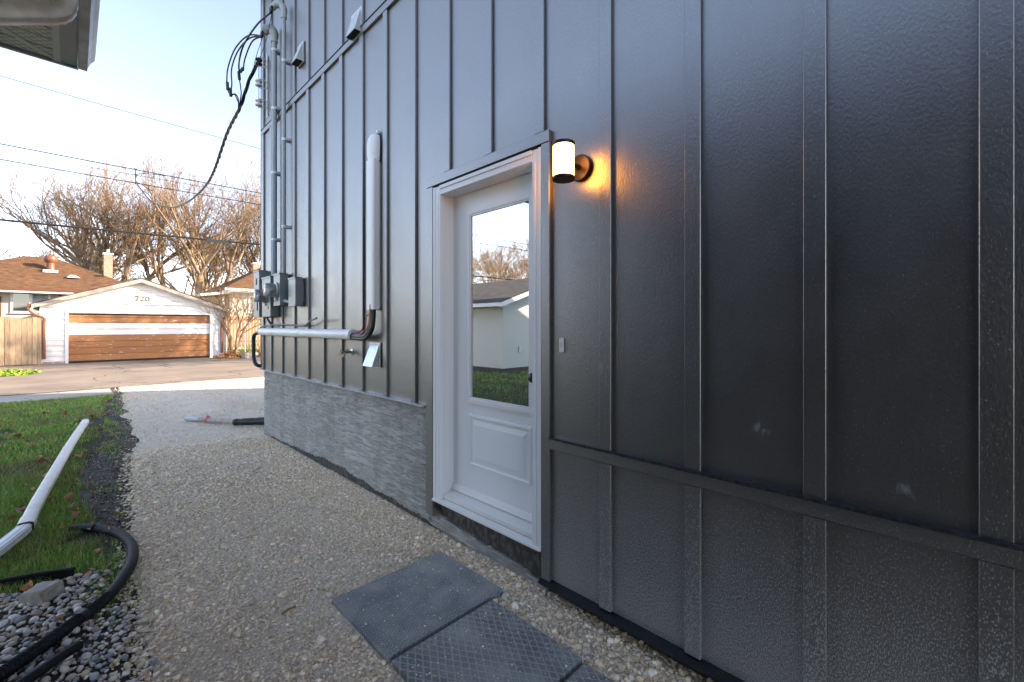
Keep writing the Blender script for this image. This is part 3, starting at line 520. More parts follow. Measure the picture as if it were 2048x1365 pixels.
# fallen leaves
def leaf_mesh(curl):
    b = MB(); n = 7; V = []; F = []
    for i in range(n):
        t = i / (n - 1); w = .42 * math.sin(math.pi * t ** .8) + .02; z = curl * math.sin(t * math.pi) * .5
        V += [(t - .5, -w, z + abs(w) * curl), (t - .5, 0, z * .4), (t - .5, w, z + abs(w) * curl * .7)]
    for i in range(n - 1):
        q = i * 3; F += [(q, q + 1, q + 4, q + 3), (q + 1, q + 2, q + 5, q + 4)]
    b.add(V, F); return b
lawn = bpy.data.objects['lawn']
lmesh = []
for c, mm in ((.5, 'leafbrown'), (.8, 'leafbrown'), (.3, 'leafpink')):
    o = leaf_mesh(c).build('leaf', mm); lmesh.append(o.data); bpy.data.objects.remove(o)
spots = [(-.19, 5.9, .09, 0), (-.27, 4.9, .10, 2), (-.33, 4.75, .07, 1), (-.02, 4.75, .07, 0), (-.01, 5.05, .08, 1), (.0, 5.35, .07, 2), (.07, 6.5, .10, 1), (.11, 6.75, .09, 0), (.05, 6.55, .08, 2), (-.12, 6.3, .08, 0), (-.2, 6.5, .09, 1), (-.25, 6.8, .07, 0), (-.06, 7.1, .10, 1),
         (.02, 4.55, .06, 0), (.13, 5.1, .07, 2), (.1, 3.7, .05, 0), (.12, 3.35, .07, 2), (-.13, 5.05, .07, 0), (.22, 9.3, .1, 0), (-.1, 9.8, .1, 1), (-.3, 10.2, .12, 0), (.3, 8.1, .09, 1), (.17, 4.0, .06, 1), (-.16, 3.45, .07, 1), (.06, 3.42, .06, 0), (-.11, 2.9, .06, 1), (-.05, 2.97, .05, 0), (.35, 7.6, .07, 0), (-.5, 8.2, .1, 1), (-.35, 7.6, .09, 0), (.2, 10.5, .1, 1), (.45, 11.2, .1, 0)]
for i in range(70):
    yy = random.uniform(4, 12.4); spots.append((random.uniform(-.08 * yy, interp(LE, yy) + .1), yy, random.uniform(.03, .07), random.randrange(3)))
for (x, y, s, k) in spots:
    o = bpy.data.objects.new('leaf', lmesh[k]); COL.objects.link(o); o.parent = lawn; o.location = (x, y, hz(y) + .035); o.scale = (s * .85,) * 3; o.rotation_euler = (random.gauss(0, .5), random.gauss(0, .4), random.uniform(0, 6))

# ---------------------------------------------------------------- dark house
house = root('house', (1.76, 0, 0), 'new dark grey house with board and batten siding and a white side door', 'house')
WX = 1.76; BF = 1.741
YB = [.273 + .4064 * k for k in range(-9, 15)]            # near edge of each batten
D0, D1 = 1.509, 2.489                                     # door unit
def add_panel(y0, y1, z0, z1, m): MB().box(WX, WX + .014, y0, y1, z0, z1).build('siding_panel', m, house)
def add_batten(y0, z0, z1, m, w=.064): MB().box(BF, WX - .001, y0, y0 + w, z0, z1, bev=.0022).build('batten', m, house)
HY0, HY1, HZ1 = -3.384, 6.37, 5.95
edges = [HY0] + [y + .032 for y in YB] + [HY1]
for a, b in zip(edges[:-1], edges[1:]):
    if b - a < .02: continue
    add_panel(a, b, 3.985, HZ1, 'siding')
    if a < D0:      # right of the door
        bb = min(b, D0 - .01)
        add_panel(a, bb, .842, 3.9325 if b < D0 else 2.43, 'siding'); add_panel(a, bb, .10, .790, 'siding_low')
    if b > D0: add_panel(a, b, 2.4302 if a < D1 else .868, 3.9325, 'siding')
    if a < D1 < b: add_panel(D1 + .01, b, .868, 2.43, 'siding')
for y in YB:
    if y + .064 > HY1 - .1: continue
    add_batten(y, 3.992, HZ1, 'siding')
    if y < D0 - .08: add_batten(y, .849, 3.928, 'siding'); add_batten(y, .103, .784, 'siding_low')
    elif y < D1 + .08: add_batten(y, 2.449, 3.928, 'siding')
    else: add_batten(y, .872, 3.928, 'siding')
MB().box(BF - .004, WX - .0015, HY0, HY1, 3.93, 3.99, bev=.002).build('band_board', 'siding', house)
MB().box(BF - .010, WX + .002, HY0, HY1 + .004, 3.9915, 3.9955).build('band_flashing', 'flash_dark', house)
MB().box(BF - .004, WX - .0015, HY0, 1.449, .786, .846, bev=.002).build('band_board', 'siding_low', house)
f = MB(); f.box(BF - .012, WX + .002, HY0, 1.4485, .8475, .8505); f.box(BF - .012, BF - .009, HY0, 1.4485, .838, .8475); f.build('band_flashing', 'flash', house)
# door surround boards
MB().box(BF - .003, WX - .0012, 1.451, 1.507, .095, 2.383, bev=.002).build('door_trim', 'siding', house)
MB().box(BF - .003, WX - .0012, 2.491, 2.575, .115, 2.383, bev=.002).build('door_trim', 'siding', house)
MB().box(BF - .006, WX - .0012, 1.451, 2.56, 2.3845, 2.446, bev=.002).build('door_trim', 'siding', house)
MB().box(BF, WX - .001, HY1 - .09, HY1 + .018, .872, HZ1, bev=.002).build('corner_board', 'siding', house)
MB().box(WX - .019, WX + .08, HY1 + .0025, HY1 + .021, .868, HZ1).build('corner_board', 'siding', house)
# bottom starter flashings
f = MB(); f.prism([(1.722, .868), (1.722, .858), (1.7235, .858), (1.7245, .8665), (1.775, .872), (1.775, .8735)], 'y', 2.577, HY1 + .02); f.build('starter_flashing', 'galv', house)
f = MB(); f.prism([(1.712, .086), (1.713, .080), (1.716, .083), (1.7165, .087), (1.775, .0985), (1.775, .101)], 'y', HY0, 1.507); f.build('starter_flashing', 'flash_dark', house)
MB().box(1.7355, 1.7400, 2.489, 2.578, .1105, .1145).build('starter_flashing', 'galv', house)
# wall cores with a real door opening, other walls, roof
c = MB(); c.box(1.776, 1.95, HY0, D0, 0.125, HZ1); c.box(1.776, 1.95, D1, D1 + .08, 0.24, HZ1); c.box(1.776, 1.95, D1 + .08, HY1, 0.87, HZ1); c.box(1.776, 1.95, D0, D1, 2.384, HZ1)
c.box(1.95, 9.5, HY1 - .2, HY1, 0, HZ1); c.box(1.95, 9.5, HY0, HY0 + .2, 0, HZ1); c.box(9.5, 9.7, HY0, HY1, 0, HZ1); c.build('wall', 'dark', house)
c = MB(); c.box(1.96, 4.2, .9, 3.2, .20, .23); c.box(4.2, 4.25, .9, 3.2, .2, 2.7); c.box(1.96, 4.2, .88, .9, .2, 2.7); c.box(1.96, 4.2, 3.2, 3.22, .2, 2.7); c.box(1.96, 4.2, .9, 3.2, 2.68, 2.7); c.build('entry_room', 'room', house)
rf = MB(); xm = (1.3 + 10.1) / 2
rf.prism([(1.50, 5.92), (xm, 6.9), (9.9, 5.92), (9.9, 6.05), (xm, 7.05), (1.50, 6.05)], 'y', HY0 - .4, HY1 + .4); rf.prism([(1.76, 5.95), (xm, 6.85), (9.7, 5.95)], 'y', HY0, HY1); rf.build('roof', 'shingle_dark', house)
# foundation
MB().box(1.795, 1.94, HY0, D0, -.4, .12).build('foundation', 'found', house)
MB().box(1.800, 1.94, D0, D1 + .1, -.4, .2315).build('foundation', 'found_bare', house)
MB().box(1.797, 1.94, D1 + .1, HY1 - .02, -.4, .868).build('foundation', 'found_bare', house)
def parge_sheet(y0, y1, top, bot, x, nm, side=False):
    ny = int((y1 - y0) / .012); nz_ = 70; V = []; F = []
    for i in range(ny + 1):
        y = y0 + (y1 - y0) * i / ny; a, b = bot(y), top(y)
        for j in range(nz_ + 1):
            z = a + (b - a) * j / nz_
            n = mnoise.noise(Vector((y * 5.5, z * 34, 1.7))) + .6 * mnoise.noise(Vector((y * 14, z * 60, 7))) ; n2 = mnoise.noise(Vector((y * 2, z * 2, 5)))
            V.append((x - .0075 * max(n, -.1) - .003 * n2 + (.007 if j in (0,) else 0), y, z))
    w = nz_ + 1
    for i in range(ny):
        for j in range(nz_): q = i * w + j; F.append((q, q + 1, q + w + 1, q + w))
    n0 = len(V)                                             # returns to the wall behind
    for i in range(ny + 1): V.append((x + .018, V[i * w][1], V[i * w][2])); V.append((x + .018, V[i * w + nz_][1], V[i * w + nz_][2]))
    for i in range(ny): F.append((i * w, (i + 1) * w, n0 + 2 * i + 2, n0 + 2 * i)); F.append((i * w + nz_, n0 + 2 * i + 1, n0 + 2 * i + 3, (i + 1) * w + nz_))
    b = MB(); b.add(V, F); return b.build(nm, 'parge', house, smooth=True)
rag = lambda y, s: .035 * mnoise.noise(Vector((y * 3.1, s, 0))) + .03 * abs(mnoise.noise(Vector((y * 13, s, 4)))) + .012 * mnoise.noise(Vector((y * 40, s, 8)))
parge_sheet(2.58, HY1 - .018, lambda y: .858, lambda y: interp([(2.5, .03), (2.9, .035), (3.6, .075), (4.4, .085), (5.2, .045), (6.3, .0)], y) + rag(y, 3), 1.778, 'parging')
parge_sheet(1.50, 2.60, lambda y: interp([(1.5, .02), (1.75, .055), (2.1, .085), (2.45, .112), (2.6, .16)], y) + .7 * rag(y, 9), lambda y: interp([(1.5, -.03), (2.1, .0), (2.6, .02)], y) + .4 * rag(y, 12), 1.786, 'parging')
b = MB(); b.box(1.7775, 2.2, HY1 - .020, HY1 - .002, -.1, .866); b.build('parging', 'parge', house)

# ---- door
door = MB().box(1.86, 1.905, 1.577, 2.414, .300, 2.312).build('door', 'white', house)
xr = [1.8585]
def ring(b, x0, x1, y0, y1, z0, z1, w):
    b.box(x0, x1, y0, y0 + w, z0, z1); b.box(x0, x1, y1 - w, y1, z0, z1); b.box(x0, x1, y0 + w, y1 - w, z0, z0 + w); b.box(x0, x1, y0 + w, y1 - w, z1 - w, z1)
b = MB(); ring(b, 1.846, 1.8592, 1.650, 2.254, .912, 2.192, .044); ring(b, 1.8415, 1.8459, 1.660, 2.244, .922, 2.182, .022); b.build('lite_frame', 'vinyl', door)
MB().box(1.8535, 1.8590, 1.692, 2.212, .955, 2.150).build('glass_pane', 'lowe', door)
def raised(b, y0, y1, z0, z1):
    xs = [(0, 1.8600), (.003, 1.8520), (.016, 1.8510), (.024, 1.8595), (.036, 1.8595), (.066, 1.8535)]
    R_ = [[(y0 + d, z0 + d), (y1 - d, z0 + d), (y1 - d, z1 - d), (y0 + d, z1 - d)] for d, _ in xs]; V = []
    for r_, (d, x) in zip(R_, xs): V += [(x, p[0], p[1]) for p in r_]
    F = [(i * 4 + k, i * 4 + (k + 1) % 4, i * 4 + 4 + (k + 1) % 4, i * 4 + 4 + k) for i in range(len(xs) - 1) for k in range(4)]; F.append(tuple(range(len(xs) * 4 - 4, len(xs) * 4))); b.add(V, F)
b = MB(); raised(b, 1.681, 2.241, .500, .841); b.build('raised_panel', 'white', door)
MB().prism([(1.8585, .345), (1.846, .335), (1.838, .305), (1.8585, .303)], 'y', 1.580, 2.412).build('door_sweep', 'vinyl', door)
b = MB(); b.lathe((1.8585, 1.628, 1.135), (-1, 0, 0), [(.030, 0), (.031, .004), (.026, .008), (.011, .012), (.011, .030), (.022, .036), (.029, .048), (.029, .058), (.022, .067), (.008, .071)], 20); b.build('handle', 'brownmetal', door, smooth=True)
b = MB()
for (y0, y1, s) in ((1.5095, 1.577, 1), (2.414, 2.4885, -1)):
    b.box(1.78, 1.93, y0, y1, .2325, 2.372); b.box(1.745, 1.7795, y0, y1, .2325, 2.372, bev=.002)
    if s > 0: b.box(1.741, 1.7448, y0, y0 + .022, .2325, 2.372); b.box(1.741, 1.7448, y0 + .040, y0 + .052, .2325, 2.30)
    else: b.box(1.741, 1.7448, y1 - .022, y1, .2325, 2.372); b.box(1.741, 1.7448, y1 - .052, y1 - .040, .2325, 2.30)
b.build('door_frame', 'white', house)
b = MB(); b.box(1.78, 1.93, 1.5775, 2.4135, 2.3125, 2.3715); b.box(1.745, 1.7795, 1.5775, 2.4135, 2.3125, 2.3715, bev=.002); b.box(1.737, 1.7447, 1.5775, 2.4135, 2.350, 2.3715); b.build('door_frame', 'white', house)
MB().box(1.750, 1.93, 1.510, 2.488, 2.3725, 2.3838).build('door_head_gap', 'gap', house)
b = MB(); b.prism([(1.9, .302), (1.857, .302), (1.768, .283), (1.766, .262), (1.9, .25)], 'y', 1.5775, 2.4135); b.prism([(1.765, .258), (1.765, .250), (1.729, .243), (1.728, .2335), (1.9, .2335), (1.9, .249)], 'y', 1.5098, 2.4880)
b.build('threshold', 'sill', house)

# ---------------------------------------------------------------- things on the wall
l = root('wall_lamp', (1.7595, 1.261, 2.19), 'lit cylindrical opal glass wall lamp with dark bronze caps beside the white door', 'lamp')
MB().lathe((1.7595, 1.261, 2.195), (-1, 0, 0), [(.064, 0), (.064, .022), (.060, .026)], 40).build('back_plate', 'brownmetal', l, smooth=True)
MB().tube([(1.735, 1.261, 2.195), (1.665, 1.261, 2.195)], .014, 12).build('arm', 'brownmetal', l, smooth=True)
MB().lathe((1.615, 1.261, 2.122), (0, 0, 1), [(.049, 0), (.050, .005), (.050, .137), (.049, .141)], 40).build('glass_shade', 'lampglass', l, smooth=True)
for z in (2.106, 2.2632): MB().lathe((1.615, 1.261, z), (0, 0, 1), [(.051, 0), (.0535, .003), (.0535, .013), (.051, .016)], 40).build('cap', 'brownmetal', l, smooth=True)
d = root('doorbell', (1.7595, 1.383, 1.325), 'small pale grey doorbell push on the siding right of the door', 'doorbell')
MB().box(1.748, 1.7595, 1.370, 1.394, 1.290, 1.362, bev=.002).build('plate', 'bell', d); MB().box(1.7455, 1.7478, 1.377, 1.387, 1.312, 1.342, bev=.001).build('button', 'bellbtn', d)
for z in (1.298, 1.354): MB().lathe((1.748, 1.382, z), (-1, 0, 0), [(.002, 0), (.002, .001)], 8).build('screw', 'gap', d)
def hood(name, yn, yf, zb, zt, xo, label, mt, deep=False):
    r = root(name, (WX, (yn + yf) / 2, zb), label, 'vent', 'sheet metal hoods on the dark siding')
    ym = .012 if not deep else .02
    b = MB()
    A = [(1.7395, yn + .004, zt), (1.7395, yf - .004, zt)]; Bt = [(xo, yn, zb), (xo, yf, zb)]; Ct = [(1.7395, yn, zb), (1.7395, yf, zb)]
    th = .002
    b.add([A[0], A[1], Bt[1], Bt[0], (A[0][0] + th, A[0][1], A[0][2] - .004), (A[1][0] + th, A[1][1], A[1][2] - .004), (Bt[1][0] + th, Bt[1][1], Bt[1][2] + .001), (Bt[0][0] + th, Bt[0][1], Bt[0][2] + .001)], [(0, 1, 2, 3), (7, 6, 5, 4), (2, 3, 7, 6)])
    b.build('hood_face', mt, r)
    for yy, s in ((yn, 1), (yf, -1)):
        b = MB(); b.add([(1.7395, yy + s * .004, zt), (xo, yy, zb), (1.7395, yy, zb), (1.7395, yy + s * .006, zt), (xo + .002, yy + s * .002, zb), (1.7395, yy + s * .002, zb)], [(0, 1, 2), (5, 4, 3), (1, 4, 5, 2)]); b.build('side_cheek', mt, r)
    MB().box(1.7395, 1.7412, yn - .012, yf + .012, zb - .01, zt + .014).build('wall_flange', mt, r)
    MB().box(xo + .007, 1.739, yn + .004, yf - .004, zb + .004, zb + .007).build('flap', 'gap', r)
    b = MB(); b.box(1.7413, WX - .0005, yn - .008, yf + .008, zb - .006, zt + .010); b.build('mounting_block', 'siding', r)
    return r
hood('vent_hood', 3.228, 3.385, 1.100, 1.278, 1.672, 'bright galvanised vent hood low on the siding near the hose tap', 'galv')
hood('vent_hood', 4.885, 5.043, 4.275, 4.480, 1.668, 'dark mouthed vent hood high up beside the thin service conduit', 'galvdull')
hood('vent_hood', 3.548, 3.722, 3.955, 4.160, 1.682, 'dark mouthed vent hood crossing the upper band board', 'galvdull')
# hose tap
t = root('hose_tap', (WX, 3.76, 1.194), 'brass garden hose tap on the siding below the pale line cover', 'tap')
MB().lathe((1.7595, 3.76, 1.194), (-1, 0, 0), [(.030, 0), (.030, .004), (.018, .008)], 16).build('flange', 'galv', t, smooth=True)
MB().tube([(1.752, 3.76, 1.194), (1.70, 3.76, 1.194), (1.675, 3.76, 1.194)], [.011, .013, .010], 12).build('body', 'brass', t, smooth=True)
MB().tube([(1.69, 3.76, 1.192), (1.684, 3.76, 1.172), (1.678, 3.76, 1.150)], [.010, .009, .012], 12).build('spout', 'brass', t, smooth=True)
MB().tube([(1.676, 3.76, 1.194), (1.650, 3.76, 1.196)], .006, 8).build('stem', 'brass', t)
b = MB()
for k in range(6): a = k * math.pi / 3; b.lathe((1.648, 3.76 + .020 * math.cos(a), 1.196 + .020 * math.sin(a)), (-1, 0, 0), [(.009, 0), (.010, .003), (.009, .006)], 8)
b.lathe((1.649, 3.76, 1.196), (-1, 0, 0), [(.014, 0), (.014, .004)], 12); b.build('handle', 'brass', t, smooth=True)
b = MB(); b.tube([(1.715, 3.76, 1.2), (1.712, 3.765, 1.222)], .012, 10); b.build('vacuum_breaker', 'brass', t, smooth=True)
# vertical line-set cover
lc = root('line_cover', (WX, 3.3, 1.56), 'tall white vertical pipe cover with a rounded cap on the siding', 'pipe cover')
prof = [(1.7400, 3.238), (1.7400, 3.362), (1.700, 3.362), (1.690, 3.352), (1.690, 3.337), (1.6875, 3.332), (1.6875, 3.270), (1.690, 3.264), (1.690, 3.249), (1.700, 3.238)]
MB().prism(prof, 'z', 1.560, 2.775).build('channel', 'linecover', lc)
b = MB(); b.box(1.7405, 1.7590, 3.25, 3.35, 1.57, 2.76); b.build('back_rail', 'linecover', lc)
b = MB(); V = []; F = []; hs = [(0, 1), (.03, 1.02), (.045, 1.08), (.10, 1.13), (.15, 1.13), (.19, 1.02), (.215, .75), (.228, .3)]
for (h, k) in hs:
    for i in range(17): a = math.pi * i / 16; V.append((1.742 - .052 * k * max(math.sin(a), 0) ** .6, 3.30 + .066 * k * math.cos(a), 2.765 + h))
for j in range(len(hs) - 1):
    for i in range(16): q = j * 17 + i; F.append((q, q + 1, q + 18, q + 17))
F.append(tuple(range(17))); F.append(tuple(range((len(hs) - 1) * 17, len(hs) * 17)))
for j in range(len(hs) - 1): F.append((j * 17 + 16, j * 17, j * 17 + 17, j * 17 + 33))
b.add(V, F); b.tube([(1.741, 3.26, 2.985), (1.741, 3.26, 3.015)], [.018, .010], 10); b.build('cap', 'linecover', lc, smooth=True)
# horizontal line cover
lh = root('line_cover', (WX, 4.9, 1.355), 'long horizontal off-white pipe cover under the meter boxes', 'pipe cover')
MB().tube([(1.700, 3.62, 1.352), (1.700, 4.80, 1.355)], .045, 20).build('channel', 'linecover', lh, smooth=True)
MB().tube([(1.700, 4.79, 1.355), (1.700, 6.20, 1.358)], .0475, 20).build('channel', 'linecover', lh, smooth=True)
b = MB()
for y in (3.9, 4.6, 5.4): b.box(1.715, 1.7595, y, y + .03, 1.33, 1.38)
b.build('bracket', 'galvdull', lh)
# insulated pipe run between them
pr = root('refrigerant_lines', (WX, 3.45, 1.30), 'black insulated pipes and wires bending between the two white pipe covers', 'pipes')
MB().tube(catmull([(1.700, 3.70, 1.345), (1.698, 3.50, 1.338), (1.698, 3.37, 1.345), (1.700, 3.300, 1.395), (1.706, 3.285, 1.46), (1.712, 3.285, 1.60)], 6), .026, 12).build('insulated_pipe', 'rubber', pr, smooth=True)
MB().tube(catmull([(1.690, 3.70, 1.330), (1.685, 3.46, 1.318), (1.684, 3.33, 1.335), (1.690, 3.268, 1.40), (1.700, 3.262, 1.47), (1.71, 3.262, 1.60)], 6), .015, 10).build('insulated_pipe', 'rubber', pr, smooth=True)
MB().tube(catmull([(1.694, 3.66, 1.352), (1.680, 3.50, 1.350), (1.682, 3.40, 1.372), (1.694, 3.33, 1.43), (1.700, 3.318, 1.60)], 6), .006, 8).build('copper_pipe', 'copper', pr, smooth=True)
MB().tube(catmull([(1.690, 3.66, 1.366), (1.684, 3.52, 1.362), (1.690, 3.44, 1.392), (1.70, 3.415, 1.45), (1.712, 3.405, 1.50), (1.72, 3.39, 1.52)], 6), .0035, 6).build('wire', 'redwire', pr, smooth=True)
MB().lathe((1.735, 3.40, 1.52), (-1, 0, 0), [(.012, 0), (.012, .01), (.006, .014)], 10).build('clip', 'brass', pr)
# corner hose drop and grey cable
o = MB().tube(catmull([(1.715, 6.15, 1.345), (1.700, 6.42, 1.335), (1.69, 6.50, 1.28), (1.69, 6.505, 1.15), (1.69, 6.50, 1.02), (1.70, 6.46, .935), (1.73, 6.42, .905), (1.80, 6.42, .90)], 8), .024, 12).build('insulated_hose', 'rubber', None, smooth=True); tag(o, 'thick black insulated hose looping down outside the far house corner', 'hose')
o = MB().tube(catmull([(1.70, 6.40, 1.345), (1.69, 6.20, 1.41), (1.70, 5.9, 1.435), (1.715, 5.5, 1.445), (1.72, 5.1, 1.437), (1.72, 4.85, 1.43), (1.71, 4.70, 1.445), (1.69, 4.55, 1.478), (1.665, 4.38, 1.495), (1.65, 4.28, 1.503)], 7), .0095, 8).build('loose_cable', 'greycable', None, smooth=True); tag(o, 'loose grey cable with a free end lying above the horizontal white pipe cover', 'cable')
o = MB().tube(catmull([(1.70, 5.95, 1.60), (1.69, 5.93, 1.52), (1.70, 5.86, 1.47), (1.71, 5.80, 1.42)], 6), .012, 8).build('drop_cable', 'rubber', None, smooth=True); tag(o, 'short black cable dropping from the meter box to the white pipe cover', 'cable')

# electrical boxes
def ebox(name, y0, y1, z0, z1, xf, label, extra=None):
    r = root(name, (WX, (y0 + y1) / 2, z0), label, 'electrical box')
    MB().box(xf + .006, 1.7590 if y1 > 6.2 else 1.7400, y0, y1, z0, z1, bev=.003).build('case', 'ebox', r)
    b = MB(); b.box(xf, xf + .0055, y0 - .003, y1 + .003, z0 - .003, z1 + .003, bev=.002); b.build('cover', 'ebox', r)
    b = MB(); b.prism([(xf - .004, z1 + .0035), (1.739, z1 + .0035), (1.739, z1 + .0055), (xf - .006, z1 + .0055), (xf - .006, z1 - .012), (xf - .004, z1 - .012)], 'y', y0 - .005, y1 + .005); b.build('rain_lip', 'ebox', r)
    b = MB()
    for y in (y0 + .04, y1 - .05): b.box(1.7402, 1.7592, y, y + .02, z0 + .03, z1 - .03)
    b.build('standoff', 'galvdull', r)
    return r
b4 = ebox('disconnect_box', 4.884, 5.088, 1.644, 1.946, 1.660, 'plain grey disconnect box, nearest of the boxes to the door')
MB().box(1.700, 1.720, 4.8795, 4.8838, 1.70, 1.715).build('latch', 'ebox', b4)
b3 = ebox('meter_box', 5.336, 5.546, 1.665, 2.027, 1.648, 'grey box with the higher round electricity meter and a thin conduit on top')
b2 = ebox('meter_box', 5.660, 5.975, 1.544, 2.018, 1.644, 'grey box with the lower round electricity meter under the thick conduit')
b1 = ebox('telecom_box', 6.065, 6.285, 1.542, 2.124, 1.634, 'tall grey box with black slots, farthest at the house corner')
MB().box(1.6315, 1.6338, 6.15, 6.19, 1.95, 2.03).build('window_slot', 'gap', b1); MB().box(1.6285, 1.6338, 6.12, 6.14, 1.62, 1.80).build('handle', 'gap', b1)
MB().box(1.6415, 1.6438, 5.72, 5.75, 1.63, 1.66).build('latch', 'gap', b2)
for (bx, yc, zc, xf) in ((b3, 5.441, 1.838, 1.648), (b2, 5.82, 1.79, 1.644)):
    MB().lathe((xf - .0005, yc, zc), (-1, 0, 0), [(.088, 0), (.090, .003), (.090, .020), (.084, .024)], 32).build('meter_ring', 'galv', bx, smooth=True)
    mt_ = MB().lathe((xf - .025, yc, zc), (-1, 0, 0), [(.078, 0), (.078, .085), (.070, .100), (.05, .106)], 32).build('meter_cover', 'meterglass', bx, smooth=True)
    MB().lathe((xf - .026, yc, zc), (-1, 0, 0), [(.066, 0), (.066, .060), (.060, .066)], 28).build('dial_face', 'porcelain', mt_, smooth=True)
    MB().lathe((xf - .004, yc - .01, zc - .105), (-1, 0, 0), [(.012, 0), (.012, .02)], 10).build('seal', 'galv', bx)
o = MB().tube(catmull([(1.70, 5.34, 1.715), (1.70, 5.24, 1.705), (1.70, 5.17, 1.70), (1.70, 5.085, 1.705)], 5), .021, 12).build('conduit_elbow', 'conduit', None, smooth=True); tag(o, 'short grey conduit joining the disconnect box to the higher meter box', 'conduit')
def mast(y, r, z0, z1, label, sts, grp):
    q = root('service_mast', (1.70, y, z0), label, 'conduit', grp)
    MB().tube([(1.70, y, z0), (1.70, y, z1)], r, 20).build('pipe', 'conduit', q, smooth=True)
    for z in sts:
        b = MB(); b.tube([(1.70, y, z), (1.70, y, z + .03)], r + .0035, 20); b.box(1.70, 1.7595, y - r - .012, y - r + .004, z, z + .03); b.box(1.70, 1.7595, y + r - .004, y + r + .012, z, z + .03); b.build('strap', 'galvdull', q)
    b = MB(); b.tube([(1.70, y, z1 - .03), (1.70, y, z1 + .02)], r + .008, 18)
    b.tube(catmull([(1.70, y, z1), (1.698, y, z1 + .07), (1.675, y + .02, z1 + .12), (1.63, y + .055, z1 + .12), (1.60, y + .08, z1 + .065)], 5), [r * k for k in np.interp(np.arange(21), [0, 5, 12, 17, 20], [1.2, 1.7, 1.9, 1.6, 1.1])], 16)
    b.build('weatherhead', 'conduitcap', q, smooth=True)
    b = MB(); b.box(1.578, 1.600, y + .04, y + .11, z1 + .02, z1 + .08); b.build('entry_plate', 'gap', q)
    return q
mast(5.70, .0295, 2.01, 4.86, 'thicker grey service conduit with a weatherhead rising from the lower meter', [2.45, 3.25, 4.02, 4.72], 'service conduits on the wall')
mast(5.36, .0215, 2.02, 4.98, 'thinner grey service conduit with a weatherhead, nearer the door', [2.55, 3.55, 4.45], 'service conduits on the wall')
# insulator rack
ir = root('insulator_rack', (WX, 6.11, 4.10), 'galvanised rack of three spool insulators high on the far house corner', 'insulator rack')
MB().box(1.7355, 1.7405, 6.09, 6.13, 4.08, 4.90).build('back_strap', 'galvdull', ir); MB().box(1.7407, 1.7595, 6.095, 6.125, 4.12, 4.86).build('standoff', 'galvdull', ir)
for i, z in enumerate((4.765, 4.495, 4.245)):
    sp = MB().lathe((1.652, 6.14, z - .04), (0, 0, 1), [(.026, 0), (.040, .006), (.040, .022), (.024, .032), (.024, .048), (.040, .058), (.040, .074), (.026, .080)], 20).build('insulator', 'porcelain' if i else 'rubber', ir, smooth=True)
    b = MB()
    for dz_ in (.052, -.052): b.tube([(1.738, 6.11, z + dz_ * .7), (1.70, 6.12, z + dz_ * 1.1), (1.645, 6.14, z + dz_)], .0065, 8)
    b.build('clevis', 'galvdull', ir, smooth=True)
MB().tube([(1.652, 6.14, 4.18), (1.652, 6.14, 4.83)], .006, 8).build('pin', 'galvdull', ir)
# drip loops, connectors, service drop
dl = root('drip_loops', (1.55, 6.2, 4.7), 'black looped service wires hanging from the two weatherheads', 'cables')
P1 = (1.60, 5.78, 4.90); P2 = (1.60, 5.44, 5.02)
loops = [[P1, (1.50, 6.0, 4.96), (1.42, 6.25, 4.88), (1.38, 6.42, 4.70), (1.375, 6.46, 4.55), (1.38, 6.46, 4.50)],
         [P1, (1.51, 6.0, 4.93), (1.44, 6.22, 4.84), (1.41, 6.38, 4.68), (1.42, 6.42, 4.50), (1.41, 6.44, 4.42)],
         [P2, (1.53, 5.75, 4.99), (1.47, 6.05, 4.87), (1.46, 6.25, 4.72), (1.47, 6.28, 4.60)],
         [P1, (1.53, 5.95, 4.88), (1.50, 6.15, 4.74), (1.50, 6.22, 4.62)],
         [P2, (1.52, 5.7, 4.96), (1.45, 6.0, 4.82), (1.44, 6.15, 4.70), (1.46, 6.24, 4.58)]]
for L_ in loops: MB().tube(catmull(L_, 6), .0085, 8).build('wire', 'cable', dl, smooth=True)
for L_ in ([P1, (1.60, 6.0, 4.80), (1.60, 6.15, 4.70), (1.62, 6.2, 4.67)], [P2, (1.62, 5.7, 4.86), (1.62, 5.95, 4.74), (1.62, 6.1, 4.68)]): MB().tube(catmull(L_, 6), .0035, 6).build('thin_wire', 'cable', dl, smooth=True)
for (a, b_) in (((1.38, 6.46, 4.53), (1.385, 6.46, 4.43)), ((1.41, 6.44, 4.46), (1.42, 6.47, 4.36)), ((1.465, 6.28, 4.62), (1.47, 6.27, 4.52)), ((1.50, 6.22, 4.66), (1.47, 6.24, 4.60))): MB().tube([a, b_], .018, 8).build('connector', 'rubber', dl)
for L_ in ([(1.385, 6.46, 4.43), (1.42, 6.48, 4.38), (1.47, 6.50, 4.42), (1.52, 6.55, 4.36)], [(1.42, 6.47, 4.38), (1.47, 6.48, 4.42), (1.51, 6.5, 4.38), (1.53, 6.58, 4.30)], [(1.47, 6.27, 4.52), (1.50, 6.35, 4.48), (1.53, 6.45, 4.42), (1.54, 6.6, 4.30)]): MB().tube(catmull(L_, 6), .007, 8).build('wire', 'cable', dl, smooth=True)
drop = catmull([(1.652, 6.16, 4.765), (1.60, 6.35, 4.60), (1.56, 6.62, 4.33), (1.60, 7.5, 3.85 + .42), (1.70, 9.0, 4.05), (1.86, 11.0, 4.22), (1.98, 13.5, 4.52), (2.00, 16.2, 4.93), (1.86, 19.2, 5.72), (1.69, 21.95, 6.95)], 14)
DROPFIX = True
sdp = root('service_drop', (1.652, 6.16, 4.765), 'twisted black service cable sagging from the house corner to the overhead line', 'cable')
